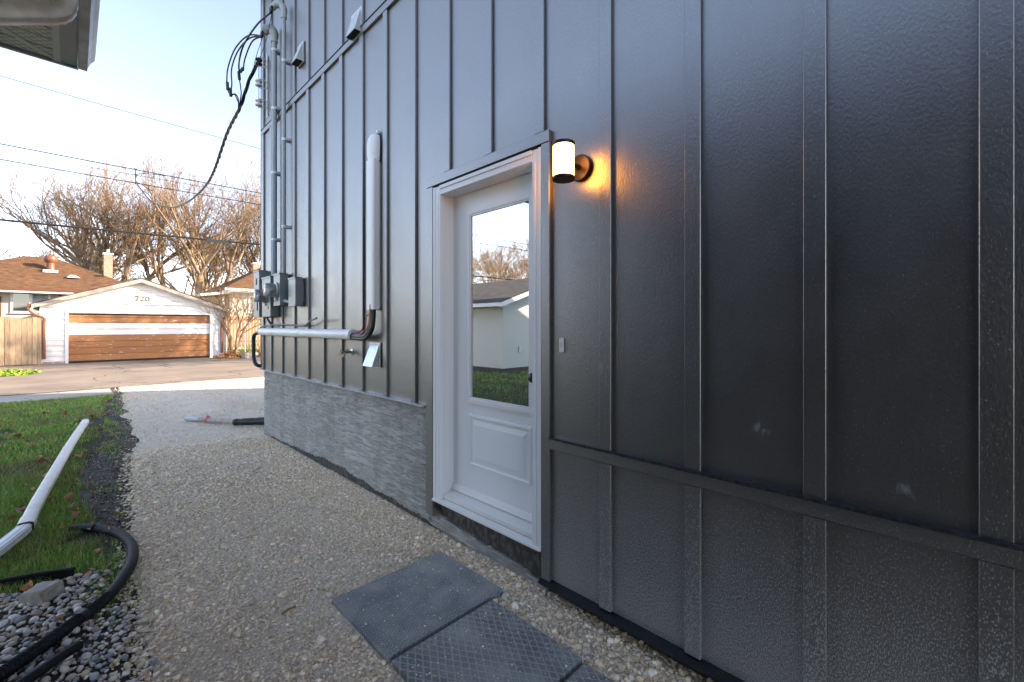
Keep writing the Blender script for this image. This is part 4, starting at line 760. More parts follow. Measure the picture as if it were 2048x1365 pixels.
for ph in (0, 2.1, 4.2):
    tw = []; acc = 0
    for i, p in enumerate(drop):
        if i: acc += (p - drop[i - 1]).length
        a = acc * 14 + ph; tw.append(p + Vector((math.cos(a) * .013, 0, math.sin(a) * .013)))
    # resample finely for the twist
    fine = []
    for i in range(len(drop) - 1):
        for k in range(4):
            p = drop[i].lerp(drop[i + 1], k / 4); fine.append(p)
    fine.append(drop[-1]); tw = []; acc = 0
    for i, p in enumerate(fine):
        if i: acc += (p - fine[i - 1]).length
        a = acc * 11 + ph; tw.append(p + Vector((math.cos(a) * .012, 0, math.sin(a) * .012)))
    MB().tube(tw, .0105, 6).build('conductor', 'cable', sdp, smooth=True)

# overhead lines
def line(x0, z0, x1, z1, y0, y1, r, sag, label, ext=9):
    P = []
    dx = (x1 - x0); n = 26
    for i in range(n + 1):
        t = -ext / 2 + (1 + ext) * i / n; P.append((x0 + dx * t, y0 + (y1 - y0) * t, z0 + (z1 - z0) * t + sag * ((t - .5) ** 2 - .25)))
    o = MB().tube(P, r * 1.35, 6).build('overhead_line', 'wire'); tag(o, label, 'wire', 'overhead lines along the back lane'); return o
line(-1.687, 9.663, 6.111, 9.487, 22, 22, .007, .05, 'highest and thinnest overhead wire, well above the others')
line(-1.687, 7.43, 6.111, 7.482, 22, 22, .013, .03, 'overhead wire at the top of the spacer where the service cable joins', 5)
line(-1.687, 7.184, 6.111, 7.322, 22, 22, .006, .03, 'thin overhead wire through the middle of the spacer', 5)
line(-1.687, 6.921, 6.111, 6.958, 22, 22, .012, .03, 'overhead wire at the bottom of the spacer', 5)
line(-1.687, 4.934, 6.111, 5.157, 22, 22, .028, .05, 'thick lower telecom cable crossing in front of the bare trees', 5)
line(-1.687, 4.639, 6.111, 4.75, 22.2, 22.2, .006, .03, 'thin wire just beneath the thick telecom cable', 5)
sb_ = root('line_spacer', (1.69, 22, 7.15), 'dark vertical spacer bar clamped across three overhead wires', 'spacer')
MB().box(1.675, 1.705, 21.99, 22.01, 6.89, 7.48).build('bar', 'cable', sb_)
for z in (6.92, 7.24, 7.45): MB().box(1.64, 1.74, 21.985, 22.015, z, z + .04).build('clamp', 'rubber', sb_)
MB().tube(catmull([(1.69, 21.97, 7.15), (1.80, 21.97, 7.30), (2.1, 21.97, 7.38), (2.6, 21.97, 7.42)], 6), .012, 6).build('jumper', 'cable', sb_)
MB().tube(catmull([(1.69, 21.97, 7.0), (1.95, 21.97, 6.86), (2.15, 21.97, 6.72), (2.25, 21.97, 6.90)], 6), .012, 6).build('jumper', 'cable', sb_)
o = MB().box(3.95, 4.75, 21.96, 22.04, 5.00, 5.09).build('splice_case', 'rubber'); o['label'] = 'dark splice sleeve on the thick telecom cable'; o['category'] = 'splice case'
o.rotation_euler = (0, 0, 0)

# ---------------------------------------------------------------- pavers
labs = ['dark rubber-like paver with fine wavy ribs, farthest of the three', 'blue-grey paver with raised diamond pattern, next to the ribbed one', 'diamond pattern paver at the bottom edge, nearest the camera']
for i, (s, lb) in enumerate(zip(SLABS, labs)):
    b = MB(); b.box(s[0] + .004, s[1] - .004, s[2] + .004, s[3] - .004, -.02, .030, bev=.005)
    o = b.build('paver', 'slab0' if i == 0 else 'slab1'); tag(o, lb, 'paver', 'concrete pavers in front of the door')
# a little debris on the pavers
n = 1300; k = rng.integers(0, 3, n); P = np.array([(rng.uniform(SLABS[q][0] + .02, SLABS[q][1] - .02), rng.uniform(SLABS[q][2] + .02, SLABS[q][3] - .02), .031) for q in k])
o = scatter('grit', OCT, OCTF, P, rng.gamma(2, .0009, n) + .0011, 'stones', PG, .6, .2, .4); tag(o, 'pale grit scattered over the dark pavers', 'grit', kind='stuff')

# ---------------------------------------------------------------- things on the lawn
rdp = [(math.copysign(abs(math.cos(a)) ** .55, math.cos(a)) * 1.0, math.copysign(abs(math.sin(a)) ** .55, math.sin(a)) * .82) for a in [2 * math.pi * k / 20 for k in range(20)]]
ds = root('loose_downspout', (-.2, 4.6, .05), 'long cream downspout pipe lying on the lawn with a ribbed elbow', 'downspout')
pp = [(.125, 8.60, .085), (-.02, 7.05, .082), (-.11, 5.95, .080), (-.190, 4.95, .078), (-.222, 4.43, .075)]
MB().tube(catmull(pp, 3), .038, 20, prof=rdp).build('pipe', 'dspout', ds, smooth=True)
for (x, y, z) in ((.094, 8.25, .084), (-.045, 6.8, .082), (-.130, 5.7, .079)): MB().tube([(x, y - .005, z), (x + .0012, y + .012, z)], .0395, 20, prof=rdp).build('seam_band', 'dspoutrib', ds)
MB().tube([(-.217, 4.52, .0755), (-.226, 4.38, .075)], .0425, 20, prof=rdp).build('collar', 'dspout', ds, smooth=True)
rib = [((.9 + .1 * (k % 2)) * a, (.9 + .1 * (k % 2)) * b_) for k, (a, b_) in enumerate(rdp)]
MB().tube(catmull([(-.222, 4.44, .072), (-.240, 4.34, .066), (-.285, 4.22, .058), (-.335, 4.08, .052), (-.42, 3.86, .048)], 5), .040, 20, prof=rib).build('ribbed_elbow', 'dspoutrib', ds)
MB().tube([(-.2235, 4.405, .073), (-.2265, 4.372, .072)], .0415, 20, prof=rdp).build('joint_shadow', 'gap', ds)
# black hose
hp = catmull([(-.01, 4.294, .022), (.06, 4.23, .026), (.131, 4.121, .030), (.20, 3.97, .032), (.245, 3.80, .034), (.262, 3.60, .034), (.238, 3.37, .034), (.18, 3.18, .034), (.124, 3.04, .036), (.058, 2.945, .038), (-.01, 2.869, .038), (-.10, 2.762, .038), (-.205, 2.66, .038), (-.33, 2.56, .038), (-.5, 2.46, .036)], 8)
hr = root('drain_hose', (.0, 2.9, .03), 'black hose curving from the lawn across the pebbles, corrugated at the near end', 'hose')
cut = 8 * 8
MB().tube(hp[:cut + 1], [.019 + .009 * min(i / 10, 1) for i in range(cut + 1)], 16).build('smooth_hose', 'corr', hr, smooth=True)
fine = []
for i in range(cut, len(hp) - 1):
    for k in range(6): fine.append(hp[i].lerp(hp[i + 1], k / 6))
MB().tube(fine, [.0265 + .0028 * math.sin(i * 1.7) for i in range(len(fine))], 14).build('corrugated_hose', 'corr', hr)
MB().tube([hp[cut + 10], hp[cut + 13]], .030, 16).build('coupler', 'flash_dark', hr, smooth=True)
h2 = root('hose_offcut', (-.04, 2.63, .02), 'short black hose offcut lying on the pebbles below the long hose', 'hose')
MB().tube(catmull([(.020, 2.668, .036), (-.04, 2.625, .036), (-.12, 2.56, .034), (-.24, 2.47, .032), (-.4, 2.38, .03)], 6), .020, 16).build('tube', 'corr', h2, smooth=True); MB().tube([(.0215, 2.6695, .036), (.0200, 2.6680, .036)], .0165, 14).build('open_end', 'gap', h2)
ed = root('lawn_edging', (-.15, 3.53, 0), 'black plastic edging strip between the lawn and the pebble bed', 'edging')
MB().add([], []).tube([(.006, 3.485, .052), (-.13, 3.553, .053), (-.28, 3.60, .054), (-.6, 3.70, .054)], .011, 10).build('rolled_top', 'corr', ed, smooth=True)
b = MB(); pts = [(.006, 3.485), (-.13, 3.553), (-.28, 3.60), (-.6, 3.70)]
for (a, c_) in zip(pts[:-1], pts[1:]): b.add([(a[0], a[1] - .003, -.02), (c_[0], c_[1] - .003, -.02), (c_[0], c_[1] - .003, .050), (a[0], a[1] - .003, .050), (a[0], a[1] + .003, -.02), (c_[0], c_[1] + .003, -.02), (c_[0], c_[1] + .003, .050), (a[0], a[1] + .003, .050)], [(0, 1, 2, 3), (7, 6, 5, 4), (0, 3, 7, 4), (1, 2, 6, 5)])
b.build('strip', 'corr', ed)
# stone
import bmesh
bm = bmesh.new(); bmesh.ops.create_cube(bm, size=1); bmesh.ops.bevel(bm, geom=bm.edges[:], offset=.07, segments=2, affect='EDGES'); bmesh.ops.subdivide_edges(bm, edges=bm.edges[:], cuts=2)
for v in bm.verts: v.co *= 1 + .09 * mnoise.noise(v.co * 3 + Vector((4, 1, 2))) + .03 * mnoise.noise(v.co * 11); v.co.x *= (.112 + .02 * (v.co.z < 0)); v.co.y *= .105; v.co.z *= .068; v.co.x += v.co.y * .15
me = bpy.data.meshes.new('rubble_block'); bm.to_mesh(me); bm.free(); me.materials.append(M['block']); o = bpy.data.objects.new('rubble_block', me); COL.objects.link(o); o.location = (-.113, 3.315, .042); o.rotation_euler = (R(4), R(-5), R(-42)); tag(o, 'pale broken concrete block lying on the river pebbles', 'block')
# sump discharge pipe
sp = root('sump_discharge', (1.5, 7.4, .03), 'brown discharge pipe with black rubber coupling on the gravel at the house corner', 'pipe')
d1 = Vector((1.228, 8.10, .035)); d2 = Vector((1.645, 7.19, .055)); d3 = Vector((2.2, 6.55, .10))
MB().tube([d1, d2], .034, 20, prof=rdp).build('pipe', 'brownalu', sp, smooth=True)
MB().tube([d1 - Vector((.012, -.026, 0)), d1 + (d2 - d1) * .25], .037, 20, prof=rdp).build('end_piece', 'galvdull', sp, smooth=True)
cp = [d2 + (d3 - d2) * t for t in (-.03, .02, .03, .10, .12, .30, .33, .42, 1)]
MB().tube(cp, [.046, .050, .044, .046, .050, .052, .047, .056, .056], 16).build('rubber_coupling', 'rubber', sp, smooth=True)
m_ = d1 + (d2 - d1) * .42; MB().tube([m_, m_ + (d2 - d1).normalized() * .012], .041, 20, prof=rdp).build('clamp_band', 'orange', sp); MB().box(m_.x - .03, m_.x + .03, m_.y - .01, m_.y + .01, m_.z + .042, m_.z + .052).build('clamp_key', 'orange', sp); MB().box(m_.x - .005, m_.x + .005, m_.y - .01, m_.y + .01, m_.z + .02, m_.z + .07).build('clamp_key', 'orange', sp)
# black cable drop at tap is part of wires; litter on path
for (x, y, s, lb) in ((.72, 2.3, .03, 'small brown twig lying on the gravel left of the ribbed paver'),):
    o = MB().tube([(x, y, .012), (x + .03, y + .012, .016), (x + .07, y + .015, .012)], .004, 6).build('twig', 'leafbrown'); tag(o, lb, 'twig')

# ---------------------------------------------------------------- neighbour house with the eave overhead
nh = root('neighbour_house', (-2.7, .4, 0), 'neighbouring low building whose perforated white soffit and gutter hang over the path', 'house')
EX, EY, EZ = .018, 3.640, 2.95
MB().box(-4.7, -.78, -2.3, 3.15, -.1, 2.948).build('wall', 'taupe', nh)
# soffit panels: grooved strips running across the overhang
y = EY - .03; 
while y > -2.3:
    w = .118; MB().box(-.9, -.075, max(y - w, -2.3), y - .010, EZ, EZ + .006).build('soffit_panel', 'soffit_perf', nh) if y > .8 else None
    if y <= .8: MB().box(-.9, -.075, -2.3, y - .010, EZ, EZ + .006).build('soffit_panel', 'soffit_perf', nh); break
    y -= w
b = MB(); b.box(-4.7, EX - .001, -2.3, EY - .022, EZ + .0095, EZ + .02); b.build('soffit_backing', 'fascia', nh)
x = -.9
MB().box(-4.7, -.9, 3.16, EY - .025, EZ, EZ + .006).build('soffit_panel', 'soffit_perf', nh)
MB().box(-.078, -.050, -2.3, EY - .024, EZ - .006, EZ + .009).build('soffit_trim', 'soffit', nh)
MB().box(-.0495, EX - .001, -2.3, EY - .024, EZ + .000, EZ + .008).build('fascia_return', 'fascia', nh)
b = MB(); b.add([(-.075, EY - .026, EZ - .004), (-.050, EY - .030, EZ - .004), (-.42, EY - .40, EZ - .004), (-.44, EY - .38, EZ - .004), (-.075, EY - .026, EZ + .0), (-.050, EY - .030, EZ + .0), (-.42, EY - .40, EZ + .0), (-.44, EY - .38, EZ + .0)], [(0, 1, 2, 3), (7, 6, 5, 4), (0, 3, 7, 4), (1, 2, 6, 5), (2, 3, 7, 6), (0, 1, 5, 4)]); b.build('mitre_strip', 'soffit', nh)
MB().box(EX, EX + .004, -2.3, EY, EZ - .012, EZ + .15).build('fascia', 'fascia', nh)
MB().box(-4.7, EX - .0005, EY - .021, EY, EZ - .010, EZ + .16).build('gable_fascia', 'fascia', nh)
g = EX + .0045; prof = [(g, EZ), (g + .038, EZ), (g + .040, EZ + .02), (g + .052, EZ + .05), (g + .070, EZ + .075), (g + .074, EZ + .115), (g + .064, EZ + .118), (g + .064, EZ + .110), (g + .068, EZ + .108), (g + .064, EZ + .078), (g + .047, EZ + .053), (g + .036, EZ + .025), (g + .034, EZ + .004), (g + .004, EZ + .004), (g + .004, EZ + .115), (g, EZ + .115)]
b = MB(); b.prism(prof, 'y', -2.3, EY); b.prism([(g, EZ), (g + .038, EZ), (g + .040, EZ + .02), (g + .052, EZ + .05), (g + .070, EZ + .075), (g + .074, EZ + .115), (g, EZ + .115)], 'y', EY, EY + .003); b.build('gutter', 'gutter', nh)
b = MB(); b.prism([(-4.75, EZ + .17), (EX + .03, EZ + .17), (EX + .03, EZ + .19), (-2.35, EZ + .75), (-4.75, EZ + .19)], 'y', -2.35, EY + .03); b.build('roof', 'shingle_dark', nh)
# downspout: outlet, fluted elbow, leg back to the wall
dn = MB(); pth = [(-.020, 2.60, 2.949), (-.020, 2.60, 2.80)]
for k in range(0, 9): a = k / 8 * R(64); pth.append((-.020 - .075 * (1 - math.cos(a)), 2.60, 2.775 - .075 * math.sin(a)))
q = pth[-1]; pth += [(q[0] - .45, 2.60, q[2] - .22), (-.775, 2.60, q[2] - .34)]
fl = [(math.copysign(abs(math.cos(a)) ** .35, math.cos(a)), math.copysign(abs(math.sin(a)) ** .35, math.sin(a))) for a in [2 * math.pi * (k + .5) / 24 for k in range(24)]]
fl = [((.93 if k % 3 == 1 else 1) * a, (.93 if k % 3 == 1 else 1) * b_) for k, (a, b_) in enumerate(fl)]
rad = [.0365] * 2 + [.0365 - (.003 if k % 2 else 0) for k in range(9)] + [.0365] * 2
dn.tube(pth, rad, 24, prof=fl); dn.build('downspout', 'gutter', nh, smooth=True)
MB().tube([(-.775 + .02, 2.60, q[2] - .33), (-.745, 2.60, 2.2), (-.745, 2.60, .2)], .036, 24, prof=fl).build('downspout', 'gutter', nh, smooth=True)

# stucco garage across the lawn (seen in the door glass)
sg = root('stucco_garage', (-8.5, 12.5, 0), 'white stucco garage with dark roof mirrored in the door glass', 'garage')
MB().prism([(-11.5, -.1), (-5.52, -.1), (-5.52, 2.12), (-8.5, 3.1), (-11.5, 2.12)], 'y', 9.54, 15.6).build('wall', 'stucco', sg)
MB().box(-11.5, -5.51, 9.53, 15.61, -.1, .14).build('foundation', 'found_bare', sg)
b = MB(); b.prism([(-11.9, 2.06), (-8.5, 3.17), (-5.12, 2.06), (-5.12, 2.16), (-8.5, 3.28), (-11.9, 2.16)], 'y', 9.24, 15.9); b.build('roof', 'shingle_dark', sg)
b = MB(); b.prism([(-11.9, 2.00), (-8.5, 3.11), (-5.12, 2.00), (-5.12, 2.13), (-8.5, 3.24), (-11.9, 2.13)], 'y', 9.21, 9.235); b.build('rake_board', 'vinyl', sg)
MB().box(-5.13, -5.01, 9.20, 15.9, 2.02, 2.13).build('gutter', 'vinyl', sg); MB().box(-5.5, -5.14, 9.24, 15.9, 2.04, 2.06).build('soffit', 'vinyl', sg)
MB().box(-6.35, -6.2, 9.50, 9.535, .62, .80).build('outlet_box', 'galvdull', sg)
MB().box(-7.6, -6.9, 9.515, 9.535, .1, 1.9).build('side_door', 'vinyl', sg)
# back wheel of a parked car beside it
# ---------------------------------------------------------------- white garage 720
wg = root('garage', (2.24, 26, -.12), 'old white clapboard garage with worn brown and white overhead door across the lane', 'garage')
GX0, GX1, GY = -.94, 5.43, 26.0; PKX, PKZ = 2.19, 3.60; EZl = 2.33
def roofz(x): return PKZ - .08 - abs(x - PKX) * (PKZ - EZl) / 3.33
MB().prism([(GX0 + .02, -.12), (GX1 - .02, -.12), (GX1 - .02, roofz(GX1) - .05), (PKX, roofz(PKX) - .05), (GX0 + .02, roofz(GX0) - .05)], 'y', GY + .30, GY + 7.5).build('wall', 'clap', wg)
# lapped boards, one object each
bh = .222; z = -.02; k = 0
def plank(x0, x1, x0t, x1t, z0, z1):
    b = MB(); b.add([(x0, GY, z0), (x1, GY, z0), (x1t, GY + .034, z1), (x0t, GY + .034, z1), (x0, GY + .05, z0), (x1, GY + .05, z0), (x1t, GY + .05, z1), (x0t, GY + .05, z1)], [(0, 1, 2, 3), (0, 4, 5, 1), (3, 2, 6, 7), (4, 7, 6, 5), (0, 3, 7, 4), (1, 5, 6, 2)]); b.build('clapboard', 'clap', wg)
DX0, DX1, DZ1 = -.133, 4.815, 2.0
while z < PKZ - .15:
    z1 = z + bh
    xa = lambda zz: max(GX0, PKX - (PKZ - .10 - zz) * 3.33 / (PKZ - EZl)) if zz > roofz(GX0) else GX0
    xb = lambda zz: min(GX1, PKX + (PKZ - .10 - zz) * 3.33 / (PKZ - EZl)) if zz > roofz(GX1) else GX1
    if z1 <= DZ1 + .07: plank(GX0, DX0 - .10, GX0, DX0 - .10, z, z1 - .006); plank(DX1 + .10, GX1, DX1 + .10, GX1, z, z1 - .006)
    elif z < DZ1 + .07: plank(GX0, GX1, GX0, GX1, DZ1 + .085, z1 - .006) if z1 - DZ1 - .1 > .05 else None; plank(GX0, DX0 - .10, GX0, DX0 - .10, z, DZ1 + .08); plank(DX1 + .10, GX1, DX1 + .10, GX1, z, DZ1 + .08)
    else:
        plank(xa(z), xb(z), xa(min(z1, PKZ - .11)), xb(min(z1, PKZ - .11)), z, z1 - .006)
    z = z1
MB().box(GX0 - .01, GX0 + .06, GY - .012, GY + .052, -.1, roofz(GX0) - .02).build('corner_trim', 'clap', wg); MB().box(GX1 - .06, GX1 + .01, GY - .012, GY + .052, -.1, roofz(GX1) - .02).build('corner_trim', 'clap', wg)
MB().box(GX0 - .01, DX0 - .1, GY - .01, GY + .06, -.16, -.02).build('base_board', 'trimpeel', wg)
for x in (DX0 - .10, DX1): MB().box(x, x + .10, GY - .020, GY + .28, -.12, DZ1 + .08).build('door_jamb', 'gwhite', wg)
MB().box(DX0, DX1, GY - .020, GY + .28, DZ1, DZ1 + .08).build('door_jamb', 'gwhite', wg)
rows = [(1.945, 1.998, 'gap'), (1.84, 1.935, 'gbrown'), (1.60, 1.832, 'gbrown'), (1.33, 1.592, 'gwhite'), (1.07, 1.322, 'gwhite'), (.80, 1.062, 'gbrown'), (.53, .792, 'gbrown'), (.25, .522, 'gbrown'), (-.03, .242, 'gbrown')]
gd = MB().box(DX0, DX1, GY + .12, GY + .16, -.1, 2.0).build('garage_door', 'gbrown', wg)
for (a, b_, m_) in rows: MB().box(DX0 + .004, DX1 - .004, GY + .080, GY + .119, a, b_ - .012, bev=.006).build('door_plank', m_, gd)
MB().box(DX0, DX1, GY + .09, GY + .12, -.11, -.04).build('bottom_seal', 'rubber', gd)
b = MB(); s_ = (PKZ - EZl) / 3.33
for sx, ex in ((-1, PKX - 3.36), (1, PKX + 3.45)):
    zz = PKZ - abs(ex - PKX) * s_
    MB().prism([(PKX, PKZ), (ex, zz), (ex, zz - .16), (PKX, PKZ - .17)], 'y', GY - .30, GY - .27).build('rake_board', 'trimpeel', wg)
    MB().prism([(PKX, PKZ + .04), (ex + sx * .03, zz + .03), (ex + sx * .03, zz - .0), (PKX, PKZ + .001)], 'y', GY - .32, GY + 7.8).build('roof', 'shingle_dark', wg)
    MB().prism([(PKX, PKZ - .14), (ex, zz - .14), (ex, zz - .16), (PKX, PKZ - .16)], 'y', GY - .268, GY + .0).build('soffit', 'gwhite', wg)
for (xe, xw) in ((PKX - 3.42, GX0 + .11), (PKX + 3.42, GX1 - .13)):
    zz = EZl - .08
    MB().tube(catmull([(xe, GY - .22, zz), (xe, GY - .22, zz - .16), (xe + (xw - xe) * .35, GY - .16, zz - .32), (xw, GY - .07, zz - .48), (xw, GY - .05, zz - .75), (xw, GY - .05, zz - 1.5), (xw + .01, GY - .05, .10)], 5), .048, 16, prof=[rdp[int(i * 20 / 16)] for i in range(16)]).build('downspout', 'brown_ds', wg, smooth=True)
    MB().box(min(xe, xe) - .06, xe + .06, GY - .28, GY + 7.6, zz, zz + .09).build('gutter', 'brown_ds', wg)
# numbers 7 2 0
def stroke(pts, ws):
    b = MB(); P = [Vector((p[0], p[1])) for p in pts]; V = []
    for i, p in enumerate(P):
        t = (P[min(i + 1, len(P) - 1)] - P[max(i - 1, 0)]).normalized(); nrm = Vector((-t.y, t.x)); w = ws[i] if isinstance(ws, list) else ws
        V += [(p + nrm * w / 2), (p - nrm * w / 2)]
    n = len(P); F = []
    A = [(v.x, GY - .022, v.y) for v in V] + [(v.x, GY - .004, v.y) for v in V]
    for i in range(n - 1): q = 2 * i; F += [(q, q + 1, q + 3, q + 2), (q + 2 * n, q + 2 * n + 2, q + 2 * n + 3, q + 2 * n + 1), (q, q + 2, q + 2 + 2 * n, q + 2 * n), (q + 1, q + 1 + 2 * n, q + 3 + 2 * n, q + 3)]
    F += [(0, 2 * n, 2 * n + 1, 1), (2 * n - 2, 2 * n - 1, 4 * n - 1, 4 * n - 2)]
    b.add(A, F); return b
zx, zh = 2.585, .235; x7, x2, x0_ = 1.985, 2.165, 2.345
def dg(parts):
    b = MB()
    for p in parts: q = stroke(*p); b.add(q.v, q.f)
    b.build('digit', 'digit', wg)
dg([([(x7, zx + zh - .02), (x7 + .13, zx + zh - .02)], .04), ([(x7 + .008, zx + zh), (x7 + .008, zx + zh - .075)], .018), ([(x7 + .122, zx + zh - .02), (x7 + .075, zx + .11), (x7 + .055, zx)], [.02, .035, .048])])
arc = [(x2 + .062 - .052 * math.cos(a), zx + zh - .065 + .055 * math.sin(a)) for a in [k * math.pi * 1.15 / 8 for k in range(9)]]
dg([(arc + [(x2 + .01, zx + .022)], [.03, .022, .018, .02, .028, .036, .036, .032, .028, .018]), ([(x2, zx + .018), (x2 + .13, zx + .018)], .036), ([(x2 + .124, zx + .01), (x2 + .13, zx + .07)], .014)])
dg([([(x0_ + .070 + .062 * math.cos(a), zx + zh / 2 + .1 * math.sin(a)) for a in [k * math.pi / 8 for k in range(17)]], [.030 if k in (0, 1, 7, 8, 9, 15, 16) else (.022 if k in (2, 6, 10, 14) else .014) for k in range(17)])])
# small camera under the eave of the garage
sc_ = root('floodlight', (4.43, 25.9, 2.72), 'small white security light under the right eave of the white garage', 'light'); MB().box(4.38, 4.47, 25.82, 25.98, 2.66, 2.74, bev=.01).build('housing', 'vinyl', sc_); MB().tube([(4.40, 25.85, 2.66), (4.30, 25.78, 2.60)], .035, 8).build('lamp_head', 'vinyl', sc_)

# ---------------------------------------------------------------- fences
wf = root('wood_fence', (-4, 25.7, -.12), 'weathered cedar board fence beside the white garage', 'fence')
x = -1.0; i = 0
while x > -9:
    w = random.uniform(.135, .150); t = 1.79 + random.uniform(-.02, .02) + (0 if x < -1.3 else -.02 * i)
    MB().box(x - w, x - .006, 25.70 + random.uniform(0, .02), 25.735, -.08, t, bev=.003).build('board', 'fence', wf); x -= w; i += 1
for z in (.3, 1.25): MB().box(-9, -1.0, 25.74, 25.79, z, z + .09).build('rail', 'fence', wf)
MB().box(-1.0, -.90, 25.72, 25.82, -.12, 1.78).build('post', 'fence', wf)
cf = root('chainlink_fence', (6.4, 26.5, -.12), 'silver chain link fence and gate right of the white garage', 'fence')
for x in (5.62, 6.47, 8.3, 10.1): MB().tube([(x, 26.5, -.12), (x, 26.5, 1.72)], .030, 10).build('post', 'chain', cf, smooth=True)
MB().tube([(5.62, 26.5, 1.62), (10.1, 26.5, 1.62)], .022, 8).build('top_rail', 'chain', cf)
b = MB(); p = .085
for s_ in (1, -1):
    x = 5.0
    while x < 11.8:
        xa_, za_, xb_, zb_ = (x, 0, x + 1.6, 1.6) if s_ > 0 else (x, 1.6, x + 1.6, 0)
        if xa_ < 5.64: t_a = (5.64 - xa_) / 1.6; xa_, za_ = 5.64, za_ + (zb_ - za_) * t_a
        if xb_ > 10.1: t_b = (10.1 - xa_) / max(xb_ - xa_, 1e-6); zb_ = za_ + (zb_ - za_) * t_b; xb_ = 10.1
        if xb_ > xa_ + .02: b.tube([(xa_, 26.5 + .004 * s_, za_), (xb_, 26.5 + .004 * s_, zb_)], .0042, 3, cap=False)
        x += p * 1.41
b.build('wire_mesh', 'chain', cf, kind='stuff')
pf = root('picket_fence', (8, 29.5, 0), 'low orange-brown board fence seen behind the chain link', 'fence')
x = 5.6
while x < 12: MB().box(x, x + .11, 29.5, 29.52, .2, 2.02).build('board', 'fence_or', pf); x += .16
for z in (.5, 1.8): MB().box(5.6, 12, 29.53, 29.58, z, z + .09).build('rail', 'fence_or', pf)

# ---------------------------------------------------------------- houses beyond
def hip(b, x0, x1, y0, y1, z0, zr, rx0, rx1, ry, th=.12):
    b.add([(x0, y0, z0), (x1, y0, z0), (x1, y1, z0), (x0, y1, z0), (rx0, ry, zr), (rx1, ry, zr), (x0, y0, z0 - th), (x1, y0, z0 - th), (x1, y1, z0 - th), (x0, y1, z0 - th)],
          [(0, 1, 5, 4), (1, 2, 5), (2, 3, 4, 5), (3, 0, 4), (0, 6, 7, 1), (1, 7, 8, 2), (2, 8, 9, 3), (3, 9, 6, 0), (6, 9, 8, 7)])
hl = root('bungalow', (-1.5, 38, 0), 'cream bungalow with a brown hip roof behind the wooden fence', 'house')
b = MB(); hip(b, -6.2, 3.5, 34, 42, 3.45, 5.55, -2.0, -.75, 38.0); rl = b.build('roof', 'roofbrown', hl)
MB().box(-6.22, 3.52, 33.90, 34.0, 3.30, 3.44).build('gutter', 'roofedge', hl); MB().box(-6.2, 3.5, 33.93, 34.9, 3.20, 3.30).build('soffit', 'winframe', hl)
MB().box(-5.6, 2.9, 34.7, 41.4, -.1, 3.30).build('wall', 'cream', hl)
w = MB(); ring(w, 0, 0, 0, 0, 0, 0, 0) if False else None
def window(parent, x0, x1, z0, z1, y, split=True, curt=True):
    fr = MB(); wd = .09
    fr.box(x0, x1, y - .06, y, z0 - wd, z0); fr.box(x0, x1, y - .06, y, z1, z1 + wd); fr.box(x0 - wd, x0, y - .06, y, z0 - wd, z1 + wd); fr.box(x1, x1 + wd, y - .06, y, z0 - wd, z1 + wd)
    xm_ = (x0 + x1) / 2
    if split: fr.box(xm_ - .06, xm_ + .06, y - .06, y, z0, z1)
    wo = fr.build('window', 'winframe', parent)
    if split: MB().box(x0, xm_ - .06, y - .03, y - .01, z0, z1).build('pane', 'glassdark', wo); MB().box(xm_ + .06, x1, y - .03, y - .01, z0, z1).build('pane', 'curtain' if curt else 'glassdark', wo)
    else: MB().box(x0, x1, y - .03, y - .01, z0, z1).build('pane', 'glassdark', wo)
    MB().box(x0 - .13, x1 + .13, y - .10, y - .0, z0 - .15, z0 - .095).build('sill', 'trimpeel', wo)
window(hl, -2.22, -.95, 2.25, 3.18, 34.70)
MB().box(-3.0, -2.62, 34.62, 34.70, 1.9, 3.0).build('shutter', 'roofedge', hl)
for x in (-.55, .12, .85, 1.6): MB().box(x, x + .12, 34.3, 34.7, 2.75, 3.2).build('bracket', 'brownmetal', hl)
v_ = root('roof_ventilator', (-.9, 36.3, 4.7), 'rust-coloured round roof ventilator on the bungalow roof', 'roof vent'); 
b = MB(); b.lathe((-.9, 36.3, 4.62), (0, 0, 1), [(.20, 0), (.17, .1), (.17, .45)], 18); b.build('stack', 'brown_ds', v_, smooth=True); b = MB(); b.lathe((-.9, 36.3, 5.07), (0, 0, 1), [(.18, 0), (.27, .1), (.30, .24), (.24, .38), (.08, .46)], 20); b.build('turbine_head', 'brown_ds', v_, smooth=True)
MB().box(-1.2, -.6, 36.0, 36.6, 4.50, 4.66).build('flashing', 'galvdull', v_)
MB().prism([(-.25, 4.22), (.30, 4.22), (.10, 4.36), (-.10, 4.36)], 'y', 35.2, 35.5).build('box_vent', 'vinyl', rl); MB().box(.95, 1.3, 35.8, 36.1, 4.42, 4.52).build('box_vent', 'rubber', rl)
ch = MB().box(1.45, 1.88, 39.7, 40.2, 3.5, 6.25).build('chimney', 'brickchim', hl); MB().box(1.40, 1.93, 39.65, 40.25, 6.25, 6.36).build('cap', 'winframe', ch); MB().tube([(1.66, 39.95, 6.36), (1.66, 39.95, 6.62)], .08, 10).build('flue', 'galvdull', ch)
hr_ = root('cream_house', (9, 36, 0), 'cream stucco house with brown roof seen between the garage and the dark siding', 'house')
b = MB(); hip(b, 6.9, 19, 33, 42, 3.95, 6.6, 11.3, 14.5, 37.5); r2 = b.build('roof', 'roofbrown', hr_)
MB().box(6.9, 19, 32.9, 33.0, 3.80, 3.94).build('gutter', 'winframe', hr_); MB().box(6.9, 19, 33.0, 33.7, 3.72, 3.80).build('soffit', 'winframe', hr_)
MB().box(7.35, 18.5, 33.6, 41.5, -.1, 3.78).build('wall', 'cream', hr_)
